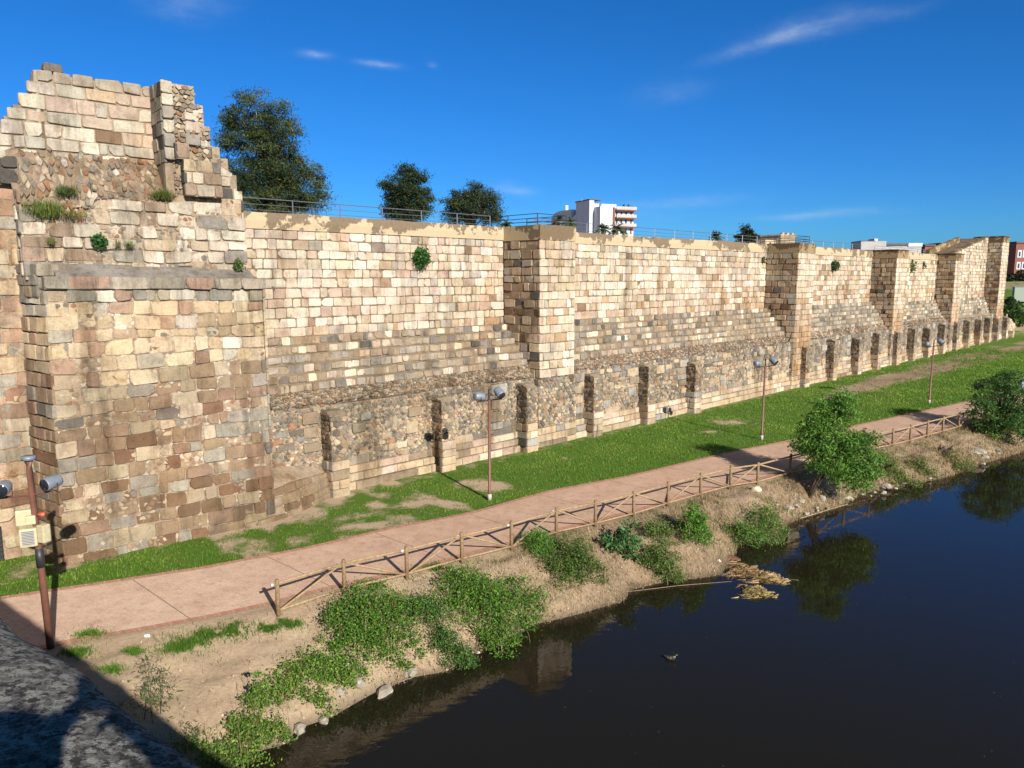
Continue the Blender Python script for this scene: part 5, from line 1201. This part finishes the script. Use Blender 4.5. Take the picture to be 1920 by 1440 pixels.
def skin_mesh(name, verts, edges, radii, colf, root, mat=None, sub=2, rootv=0):
    me = bpy.data.meshes.new(name + '_tmp'); me.from_pydata(verts, edges, []); o = bpy.data.objects.new(name + '_tmp', me); COL.objects.link(o)
    m = o.modifiers.new('s', 'SKIN'); m.use_smooth_shade = True
    for i, r in enumerate(radii): me.skin_vertices[0].data[i].radius = (r, r) if not hasattr(r, '__len__') else r
    for i in range(len(verts)): me.skin_vertices[0].data[i].use_root = (i == rootv)
    s_ = o.modifiers.new('u', 'SUBSURF'); s_.levels = sub; s_.render_levels = sub
    dg = bpy.context.evaluated_depsgraph_get(); me2 = bpy.data.meshes.new_from_object(o.evaluated_get(dg)); me2.name = name
    bpy.data.objects.remove(o); bpy.data.meshes.remove(me)
    if 'Col' in me2.color_attributes: me2.color_attributes.remove(me2.color_attributes['Col'])
    a = me2.color_attributes.new('Col', 'FLOAT_COLOR', 'POINT'); c = np.ones((len(me2.vertices), 4), dtype=np.float32)
    for i, v in enumerate(me2.vertices): c[i, :3] = colf(v.co)
    a.data.foreach_set('color', c.ravel()); me2.materials.clear(); me2.materials.append(mat or M_VAR)
    me2.polygons.foreach_set('use_smooth', np.ones(len(me2.polygons), dtype=bool))
    o2 = bpy.data.objects.new(name, me2); COL.objects.link(o2); o2.parent = root; return o2
p = at(1256, 1237, -1.4); root = thing('duck', 'dark duck with pale wing edges swimming on the river', 'duck', (p.x, p.y, -1.4), rz=R(-28))
dv = [(-.17,0,.10), (-.08,0,.06), (.04,0,.05), (.12,0,.09), (.145,0,.15), (.155,0,.20), (.185,0,.205), (.225,0,.195)]
def dcol(c):
    if c.x > .205: return (.35, .28, .06)
    if c.z > .17: return (.02, .035, .03)
    if .13 < c.z <= .155 and c.x > .1: return (.28, .28, .27)
    if abs(c.y) > .045 and -.12 < c.x < .06 and c.z > .06 and (int((c.x - c.z*.5)*40) % 3 == 0): return (.20, .19, .185)
    if c.x < -.15: return (.16, .15, .145)
    return (.03, .027, .025)
skin_mesh('body', dv, [(i, i+1) for i in range(7)], [.022, .062, .078, .062, .034, .034, .022, .012], dcol, root, rootv=2)

def person(root, J, colf, rad, parts=True):
    E_ = [('pel','spn'),('spn','chs'),('chs','nck'),('nck','hd0'),('hd0','hd1'),('hd1','hd2'),('chs','shL'),('shL','elL'),('elL','wrL'),('wrL','haL'),('chs','shR'),('shR','elR'),('elR','wrR'),('wrR','haR'),('pel','hpL'),('hpL','knL'),('knL','anL'),('anL','toL'),('pel','hpR'),('hpR','knR'),('knR','anR'),('anR','toR')]
    ks = list(J); idx = {k: i for i, k in enumerate(ks)}; V = [J[k] for k in ks]; Ed = [(idx[a], idx[b]) for a, b in E_]; Rd = [rad[k] for k in ks]
    for s in 'LR':                                          # five separate fingers on each hand
        h = Vector(J['ha'+s]); w = Vector(J['wr'+s]); d = (h-w).normalized(); sd = d.cross(Vector((0, 0, 1))); sd = sd.normalized() if sd.length > .1 else Vector((0, 1, 0))
        for k, L in enumerate((.06, .075, .08, .073, .06)):
            o = (k-2)*.018; b0 = h + sd*o - d*(.03 if k == 0 else 0); m_ = b0 + d*L*.55 + sd*(-.03 if k == 0 else o*.1); t = m_ + d*L*.4 - Vector((0, 0, .015))
            i0 = len(V); V += [tuple(m_), tuple(t)]; Ed += [(idx['ha'+s], i0), (i0, i0+1)]; Rd += [.0095, .008]
    return skin_mesh('body', V, Ed, Rd, colf, root, rootv=0)
RAD = dict(pel=(.15,.11), spn=(.135,.10), chs=(.16,.11), nck=.052, hd0=.07, hd1=(.085,.10), hd2=.055, shL=.062, elL=.044, wrL=.03, haL=(.04,.02), shR=.062, elR=.044, wrR=.03, haR=(.04,.02), hpL=.09, knL=.058, anL=.042, toL=.035, hpR=.09, knR=.058, anR=.042, toR=.035)
p = at(1914, 746); root = thing('person', 'grey haired person in a blue grey jacket walking at the right edge', 'person', (p.x, p.y, height(p.x, p.y) + .01), rz=R(-48))
J = dict(pel=(0,0,.92), spn=(.01,0,1.1), chs=(.03,0,1.34), nck=(.04,0,1.47), hd0=(.06,0,1.55), hd1=(.065,0,1.63), hd2=(.06,0,1.70), shL=(.03,.18,1.38), elL=(-.08,.22,1.12), wrL=(.02,.2,.90), haL=(.04,.19,.82), shR=(.03,-.18,1.38), elR=(.02,-.22,1.11), wrR=(.20,-.19,.96), haR=(.26,-.18,.90),
         hpL=(0,.09,.88), knL=(.17,.09,.49), anL=(.12,.09,.09), toL=(.27,.09,.03), hpR=(0,-.09,.88), knR=(.0,-.09,.48), anR=(-.26,-.09,.14), toR=(-.17,-.09,.035))
def pc(c):
    if c.z > 1.44 or (c.z < .93 and abs(c.y) > .15 and c.z > .7): return (.45, .28, .2)
    if c.z < .12: return (.03, .03, .03)
    if c.z < .9: return (.06, .07, .10)
    return (.20, .25, .32)
person(root, J, pc, RAD)
hv = [(.055,0,1.73), (.02,0,1.70), (-.01,0,1.63)]
skin_mesh('hair', hv, [(0, 1), (1, 2)], [(.075,.075), (.09,.08), (.06,.05)], lambda c: (.55, .54, .52), root)

# ------------------------------------------------------------------ buildings in the distance
def bldg(name, label, loc, rz, cat='building', group=None): return thing(name, label, cat, loc, group, rz)
def lbox(root, name, lo, hi, mat, parent=None):
    mb = MB(); mb.box(lo, hi, (.5, .41, .28)); o = mb.build(name, mat, parent or root, loc=(0, 0, 0) if parent is None else None)
    o.matrix_parent_inverse = Matrix.Identity(4); o.location = (0, 0, 0); return o
def lpoly(root, name, prof, y0, y1, mat):
    """profile in x-z extruded along y"""
    n = len(prof); mb = MB(); mb.add([(x, y0, z) for x, z in prof] + [(x, y1, z) for x, z in prof], [tuple(range(n)), tuple(range(n, 2*n))[::-1]] + [(i, n+i, n+(i+1) % n, (i+1) % n)[::-1] for i in range(n)])
    o = mb.build(name, mat, root, loc=(0, 0, 0)); o.matrix_parent_inverse = Matrix.Identity(4); return o
YB = 190.; A = aty(1103, 440, YB); K = YB/F_; CZ = math.cos(R(22))
apt = bldg('apartment_block', 'white apartment block with curved side parapets, tall chimneys and red edged balconies, above the wall', (A.x, A.y, 8), R(22))
h = lambda py: (519-py)*K + 2.0              # local height for a photo row
w = lambda px: (px-1103)*K/CZ                # local x along the front for a photo column
dy = lambda px: (1103-px)/2.75               # local depth for a photo column on the side walls
def side(root, name, prof, x0, x1, mat):
    n = len(prof); mb = MB(); mb.add([(x0, y, z) for y, z in prof] + [(x1, y, z) for y, z in prof], [tuple(range(n)), tuple(range(n, 2*n))[::-1]] + [(i, n+i, n+(i+1) % n, (i+1) % n) for i in range(n)])
    o = mb.build(name, mat, root, loc=(0, 0, 0)); o.matrix_parent_inverse = Matrix.Identity(4); return o
side(apt, 'curved_wing', [(.3, 0), (.3, h(398)), (dy(1095), h(398)), (dy(1088), h(399.5)), (dy(1082), h(403)), (dy(1077), h(408)), (dy(1072), h(416)), (dy(1072), 0)], 0, 6, M_WHITE)
side(apt, 'left_wing', [(dy(1071.8), 0), (dy(1078), h(391.5)), (dy(1060), h(390.5)), (dy(1052), h(392.5)), (dy(1045), h(400)), (dy(1045), 0)], -.35, 6, M_WHITE)
lbox(apt, 'stair_tower', (.01, -.4, 0), (w(1112), 7, h(380)), M_WHITE); lbox(apt, 'tower_cap', (-.2, -.6, h(380)+.003), (w(1126), 7.2, h(379)+.1), M_ROOFD)
lbox(apt, 'core', (w(1112)+.003, .8, 0), (w(1126), 8, h(384)), M_WHITE)
gx, yf = w(1112), -3.6
lbox(apt, 'brick_gable', (gx+.01, yf, 0), (w(1136), .79, h(393)), M_WHITE)
lbox(apt, 'penthouse', (w(1127), -.2, h(393)+.003), (w(1156), 8, h(386)), M_WHITE)
lbox(apt, 'balcony_wing', (w(1136)+.003, yf+.3, 0), (w(1178), 9, h(398)), M_WHITE); lbox(apt, 'red_pier', (w(1136)+.006, yf-.3, 0), (w(1139.5), yf+.297, h(394)), M_BRICKRED)
for zz in (398, 412, 428):
    lbox(apt, 'balcony_slab', (w(1139.6), yf-1.0, h(zz)-.22), (w(1179), yf+.297, h(zz)), M_BRICKRED)
    lbox(apt, 'balcony_rail', (w(1140), yf-.96, h(zz)+.01), (w(1178.6), yf-.90, h(zz)+.75), M_GREYW)
    for k, px in enumerate((1143, 1152, 1161, 1171)):
        lbox(apt, 'window', (w(px), yf+.24, h(zz)-1.75), (w(px+3.6), yf+.297, h(zz)-.45), M_WIN if k != 3 else M_BRICKRED)
for px, pt, r in ((1062, 380, .45), (1087, 376, .5)):
    mb = MB(); mb.tube([(1.2, dy(px), h(400)), (1.2, dy(px), h(pt))], r, 12); o = mb.build('chimney', M_WHITE, apt, True, loc=(0, 0, 0)); o.matrix_parent_inverse = Matrix.Identity(4)
n = 500; Pp = np.column_stack([rng.uniform(w(1157), w(1178), n), rng.uniform(yf+.5, yf+2.5, n), h(397) + np.abs(rng.normal(0, .45, n))]); V, F, C = leafset(Pp, .5, lcol(n, (.03,.05,.02), .4, .1)); o = arrays_obj('roof_plants', V, F, C, M_LEAF, apt); o.matrix_parent_inverse = Matrix.Identity(4)
# old stone house on the fortress
c = aty(1452, 462, 130.); hs = bldg('stone_house', 'small old stone building above the wall, left of the second square tower top', (c.x, c.y, 11), R(38)); hk = 130./F_; hh = (519-446)*hk - 1.0
lbox(hs, 'wall', (-2.0, -2.4, 0), (2.6, 3.2, hh), M_RUB); lbox(hs, 'parapet', (-2.1, -2.5, hh+.003), (2.7, 3.3, hh+.25), M_OLD)
for k in range(3): lbox(hs, 'merlon', (-1.6+k*1.4, -2.45, hh+.253), (-1.0+k*1.4, -1.9, hh+.55), M_OLD)
lbox(hs, 'lower_wing', (-5.2, -1.6, 0), (-2.01, 2.5, hh-.7), M_OLD); lbox(hs, 'window', (-4., -1.62, hh-1.7), (-3.5, -1.58, hh-1.1), M_DARK)
# flat roofed grey buildings
c = aty(1628, 465, 190.); gb = bldg('flat_roofed_building', 'grey flat roofed building with white stair head, left of the third tower', (c.x, c.y, 8), R(-8)); g = 190./F_
lbox(gb, 'wall', (-1.8, 0, 0), (4.2, 8, (519-454)*g+2), M_GREYW); lbox(gb, 'stair_head', (1.7, 1.2, (519-454)*g+2.01), (2.5, 6, (519-452)*g+2.4), M_WHITE); lbox(gb, 'roof_slab', (-1.9, -.1, (519-454)*g+2.003), (1.65, 8.1, (519-454)*g+2.15), M_ROOFD)
c = aty(1690, 470, 200.); gb = bldg('flat_roofed_building', 'low dark roofed building with a white gable, behind the third tower', (c.x, c.y, 8), R(-6)); g = 200./F_
lbox(gb, 'wall', (-6., 0, 0), (5., 8, (519-462)*g+2), M_GREYW); lbox(gb, 'roof', (-6.2, -.3, (519-462)*g+2.003), (1.5, 8.2, (519-460)*g+2.3), M_ROOFD); lbox(gb, 'white_gable', (1.6, -.25, (519-464)*g+2.003), (5.1, 3, (519-459)*g+2.2), M_WHITE)
def redb(label, px0, px1, pt, Y, rz, win=True):
    c = aty((px0+px1)/2, 470, Y); g = Y/F_; r = bldg('brick_building', label, (c.x, c.y, 6), R(rz), group='red brick buildings beyond the wall'); W2 = (px1-px0)*g/2; H = (519-pt)*g + 4
    lbox(r, 'wall', (-W2, 0, 0), (W2, 9, H), M_BRICKRED); lbox(r, 'roof', (-W2-.2, -.3, H+.003), (W2*.2, 9.2, H+.5), M_ROOFD)
    if win:
        for zi in range(4):
            for xi in range(2):
                x = -W2*.82 + xi*W2*.55; z = H - 3.6 - zi*3.
                f = lbox(r, 'window', (x, -.10, z), (x+W2*.42, -.003, z+1.9), M_WHITE); lbox(r, 'pane', (x+W2*.12, -.13, z+.3), (x+W2*.30, -.103, z+1.5), M_WIN, f)
    return r
redb('low red brick block behind the wall, left of the ramp', 1735, 1765, 463, 210, -5, False)
redb('red brick block with a dark roof behind the wall, right beside the ramp', 1765, 1800, 460, 210, -5, False)
redb('red brick apartment building with white windows just right of the end tower', 1880, 1904, 462, 205, -4)
redb('second red brick apartment building, cut by the right edge of the picture', 1906, 1940, 458, 195, -4)
# hedge, container and end ruin at the right
def mass(name, label, cat, blobs, n, size, base, group=None):
    root = thing(name, label, cat, blobs[0][:3], group); P = []
    for x, y, z, rx, ry, rz in blobs:
        q = rng.normal(size=(n//len(blobs), 3)); q /= np.linalg.norm(q, axis=1)[:, None]; P.append(np.array([[x, y, z]]) + q*(rng.uniform(.3, 1, (len(q), 1))**.4)*np.array([[rx, ry, rz]]))
    P = np.concatenate(P); V, F, C = leafset(P, size, lcol(len(P), base, .4, .1), .3, .7); arrays_obj('foliage', V, F, C, M_LEAF, root)
    mb = MB(); x, y, z = blobs[0][:3]; mb.tube([(x, y, z-3), (x, y, z)], [.2, .1], 6); mb.build('trunk', M_BARK, root)
mass('hedge', 'dark hedge below the red brick apartment buildings', 'hedge', [cb(px, 527, 172, 2.6, 1.8, 1.7) for px in (1893, 1906, 1922, 1936)], 2400, .6, (.018,.03,.012))
mass('shrub', 'dark round bush at the right edge beneath the brick buildings', 'shrub', [cb(1918, 517, 180, 1.8, 1.5, 1.5)], 700, .5, (.025,.04,.015))
mass('shrub', 'ivy bush on the ruined end of the wall at the right edge', 'shrub', [cb(1900, 580, 128, 1.6, 1.4, 1.6), cb(1908, 598, 126, 1.5, 1.3, 1.4), cb(1895, 568, 130, .8, .8, 1.2)], 1500, .4, (.04,.08,.02))
c = aty(1912, 562, 140.); ct = bldg('container', 'pale grey green metal container on the grass at the right edge', (c.x, c.y, c.z), R(-25), 'container')
lbox(ct, 'body', (-1.1, -1.2, -.3), (4.5, 1.2, 2.3), simple('container_paint', (.36,.40,.33), .6, 0, .1, 3)); lbox(ct, 'roof_rim', (-1.15, -1.25, 2.303), (4.55, 1.25, 2.4), M_GREYW)
root = thing('ruined_wall', 'low crumbling stone wall end beyond the last tower, at the right edge', 'wall', W(124, -2, 0)); mb = MB()
rt = lambda s: 3.6 - (s-119.6)*.30 + .3*fbm(s, 0, .6, 95)
extrude(mb, lambda s: [(-1.05, -.5), (-1.05, rt(s)-.1), (-3, rt(s)+.5), (-3, -.5)], np.linspace(119.55, 129, 12), (.45,.37,.26), W)
panel(mb, lambda a, z, e: W(a, e-1.0, z), 119.55, 129, 0, 3.7, (.42,.5), (.5,.9), pal_base, .014, .05, .25, .03, top=rt); mb.build('facing', M_RUB, root)

# ------------------------------------------------------------------ the old bridge the photograph is taken from
BD = Vector((-.783, .6225, 0)); BM = Vector((.6225, .783, 0))         # along the bridge, and across it towards the wall
DLT, ZP = .775, 9.0
def br(l, m, z): p = BD*l + BM*m; return (p.x, p.y, z)
bridge = thing('stone_bridge', 'lichen covered granite parapet of the old bridge in the lower left corner', 'bridge', br(0, 0, 8))
prof = [(.34, -.9), (.345, -.12), (.30, -.03), (.22, .0), (.05, .015), (-.18, .02), (-.32, .0), (-.40, -.06), (-.42, -.15), (-.42, -.9)]
mb = MB(); ls = np.concatenate([np.arange(-6, -1, .25), np.arange(-1, 6, .05), np.arange(6, 26, .25)]); rows = []
for l in ls:
    jl = .03*fbm(l, 0, 1.7, 101)
    rows.append([br(l, DLT-.34 + m*(1 + .05*fbm(l, m, 2.2, 103)) + .03*mn.noise(Vector((l*3, m*3, 1))) + (jl if m > 0 else 0), ZP + z + .022*fbm(l*1.0, m*2, 1.6, 104) + .01*mn.noise(Vector((l*7, m*7, 2)))) for m, z in prof])
n = len(prof); V = [p for r_ in rows for p in r_]; F = [(i*n+k, i*n+k+1, (i+1)*n+k+1, (i+1)*n+k) for i in range(len(ls)-1) for k in range(n-1)]; F += [tuple(range(n)), tuple((len(ls)-1)*n+k for k in range(n))]
mb.add(V, F); pr_ = mb.build('parapet', M_LICHEN, bridge, True)
sub = pr_.modifiers.new('sub', 'SUBSURF'); sub.levels = 1; sub.render_levels = 1
mb = MB(); mb.box((-60, DLT-.80, -4.5), (26, DLT-.05, ZP-.85), (.4,.36,.3), lambda p: br(*p)); mb.build('spandrel_wall', M_OLD, bridge)
mb = MB(); mb.box((-60, -6., -4.5), (26, DLT-.803, 8.36), (.35,.3,.25), lambda p: br(*p)); mb.build('deck', M_OLD, bridge)
# the photographer, who throws the shadow over the parapet
root = thing('person', 'photographer with raised phone, casting the dark shadow on the parapet', 'person', (0, 0, 8.36), rz=0)
J = dict(pel=(-.02,-.60,.92), spn=(-.01,-.57,1.10), chs=(.0,-.50,1.37), nck=(.0,-.45,1.51), hd0=(.0,-.39,1.59), hd1=(.0,-.37,1.68), hd2=(.0,-.38,1.76), shL=(-.18,-.48,1.41), elL=(-.30,-.36,1.20), wrL=(-.14,-.14,1.50), haL=(-.09,-.09,1.58), shR=(.19,-.46,1.42), elR=(.37,-.30,1.54), wrR=(.14,-.12,1.60), haR=(.07,-.09,1.62),
         hpL=(-.11,-.60,.88), knL=(-.12,-.56,.48), anL=(-.12,-.64,.08), toL=(-.13,-.48,.035), hpR=(.07,-.60,.88), knR=(.08,-.56,.48), anR=(.09,-.64,.08), toR=(.10,-.48,.035))
RAD.update(elR=.07, wrR=.05, shR=.085, hd1=(.09,.105))
person(root, J, lambda c: (.45,.28,.2) if c.z > 1.44 else ((.05,.06,.1) if c.z < .9 else (.12,.13,.16)), RAD)
skin_mesh('hair', [(.0,-.38,1.79), (.0,-.43,1.75), (.0,-.46,1.65)], [(0, 1), (1, 2)], [(.085,.085), (.095,.085), (.07,.06)], lambda c: (.06,.04,.03), root)
ph = MB(); ph.box((-.08, -.045, 1.59), (.08, -.036, 1.68), (.02,.02,.02)); tag(ph.build('phone', M_VAR, None), 'black phone held up by the photographer on the bridge', 'phone').location = (0, 0, 8.36)

# ------------------------------------------------------------------ sky, sun, camera
EL, AZ = R(26.6), math.atan2(.492, -.870)       # azimuth measured from +Y towards +X
world = bpy.data.worlds.new('World'); scene.world = world; world.use_nodes = True
nt = world.node_tree; bg = nt.nodes['Background']
sky = N(nt, 'ShaderNodeTexSky', sky_type='NISHITA', sun_disc=False, sun_elevation=EL, sun_rotation=AZ, altitude=200., air_density=1.0, dust_density=.25, ozone_density=3.0)
hsv = N(nt, 'ShaderNodeHueSaturation'); hsv.inputs['Saturation'].default_value = 1.35; hsv.inputs['Hue'].default_value = .5; hsv.inputs['Value'].default_value = 1.0
nt.links.new(sky.outputs[0], hsv.inputs['Color'])
tc = N(nt, 'ShaderNodeTexCoord'); sp = N(nt, 'ShaderNodeSeparateXYZ'); nt.links.new(tc.outputs['Generated'], sp.inputs[0])
def M2(op, a, b=None, c=None):
    n = N(nt, 'ShaderNodeMath', operation=op)
    for i, v in enumerate((a, b, c)):
        if v is None: continue
        if hasattr(v, 'links'): nt.links.new(v, n.inputs[i])
        else: n.inputs[i].default_value = v
    return n.outputs[0]
az = M2('ARCTAN2', sp.outputs[0], sp.outputs[1]); el = M2('ARCSINE', sp.outputs[2])
def dirof(px, py):
    x = (px-960)/F_; y = -(py-720)/F_; v = Vector((x, math.cos(PITCH)+y*math.sin(PITCH), -math.sin(PITCH)+y*math.cos(PITCH))).normalized()
    return math.atan2(v.x, v.y), math.asin(v.z)
wisp = noise_node(nt, tc.outputs['Generated'], 26, 7, .62, (1, 1, 2.2)); fine = noise_node(nt, tc.outputs['Generated'], 9, 6, .6, (1, 1, 3))
cloud = None
for (x0, y0, x1, y1, wid, amt) in [(1330,108,1610,28,.0065,.50),(1400,70,1640,10,.010,.16),(1560,55,1760,0,.007,.22),(560,103,622,107,.0045,.75),(668,118,752,126,.0040,.55),(1410,409,1670,395,.0050,.42),(915,348,1010,363,.006,.35),(1140,385,1420,370,.006,.2),(250,-10,440,10,.012,.28),(1010,400,1330,395,.012,.12),(800,122,822,126,.003,.3),(1180,190,1340,150,.012,.14)]:
    (a0, e0), (a1, e1) = dirof(x0, y0), dirof(x1, y1); L = math.hypot(a1-a0, e1-e0); ux, uy = (a1-a0)/L, (e1-e0)/L; ca, ce = (a0+a1)/2, (e0+e1)/2
    da = M2('SUBTRACT', az, ca); de = M2('SUBTRACT', el, ce)
    t = M2('ADD', M2('MULTIPLY', da, ux/(L*.5)), M2('MULTIPLY', de, uy/(L*.5))); q = M2('ADD', M2('MULTIPLY', da, -uy/wid), M2('MULTIPLY', de, ux/wid))
    q = M2('ADD', q, M2('MULTIPLY', M2('SUBTRACT', fine.outputs['Fac'], .5), 4.0))
    g = M2('EXPONENT', M2('MULTIPLY', M2('ADD', M2('MULTIPLY', M2('MULTIPLY', t, t), 1.6), M2('MULTIPLY', q, q)), -1.0))
    g = M2('MULTIPLY', g, amt*.62); cloud = g if cloud is None else M2('ADD', cloud, g)
cm = M2('MULTIPLY', cloud, M2('MULTIPLY_ADD', wisp.outputs['Fac'], 1.8, -.25)); cm = M2('MINIMUM', M2('MAXIMUM', cm, 0.), .8)
tint = ramp(nt, M2('MULTIPLY', el, 2/math.pi), [(0., (.13, .385, .78)), (.06, (.145, .405, .755)), (.14, (.19, .46, .73)), (.24, (.25, .49, .70)), (.36, (.36, .44, .42)), (.6, (.45, .48, .42))])
skyc = mix(nt, hsv.outputs[0], tint.outputs[0], 1., 'MULTIPLY')
cl = mix(nt, skyc, (4.2, 4.9, 5.6), cm)
nt.links.new(cl, bg.inputs[0]); bg.inputs[1].default_value = .10
sun = bpy.data.lights.new('Sun', 'SUN'); sun.energy = 5.0; sun.angle = R(.5); sun.color = (1, .94, .855)
so = bpy.data.objects.new('Sun', sun); COL.objects.link(so)
sd = Vector((math.sin(AZ)*math.cos(EL), math.cos(AZ)*math.cos(EL), math.sin(EL))); so.rotation_euler = sd.to_track_quat('Z', 'Y').to_euler(); so.location = (20, -30, 40)
cam = bpy.data.cameras.new('Camera'); co = bpy.data.objects.new('Camera', cam); COL.objects.link(co)
co.location = (0, 0, CH); co.rotation_euler = (math.pi/2 - PITCH, 0, 0); cam.sensor_width = 36; cam.lens = 36*F_/1920; cam.clip_start = .05; cam.clip_end = 6000
scene.camera = co
scene.view_settings.view_transform = 'Standard'; scene.view_settings.look = 'None'; scene.view_settings.exposure = .70; scene.view_settings.gamma = 1
scene.render.engine = 'CYCLES'; scene.cycles.max_bounces = 8; scene.cycles.transparent_max_bounces = 12; scene.cycles.use_denoising = True
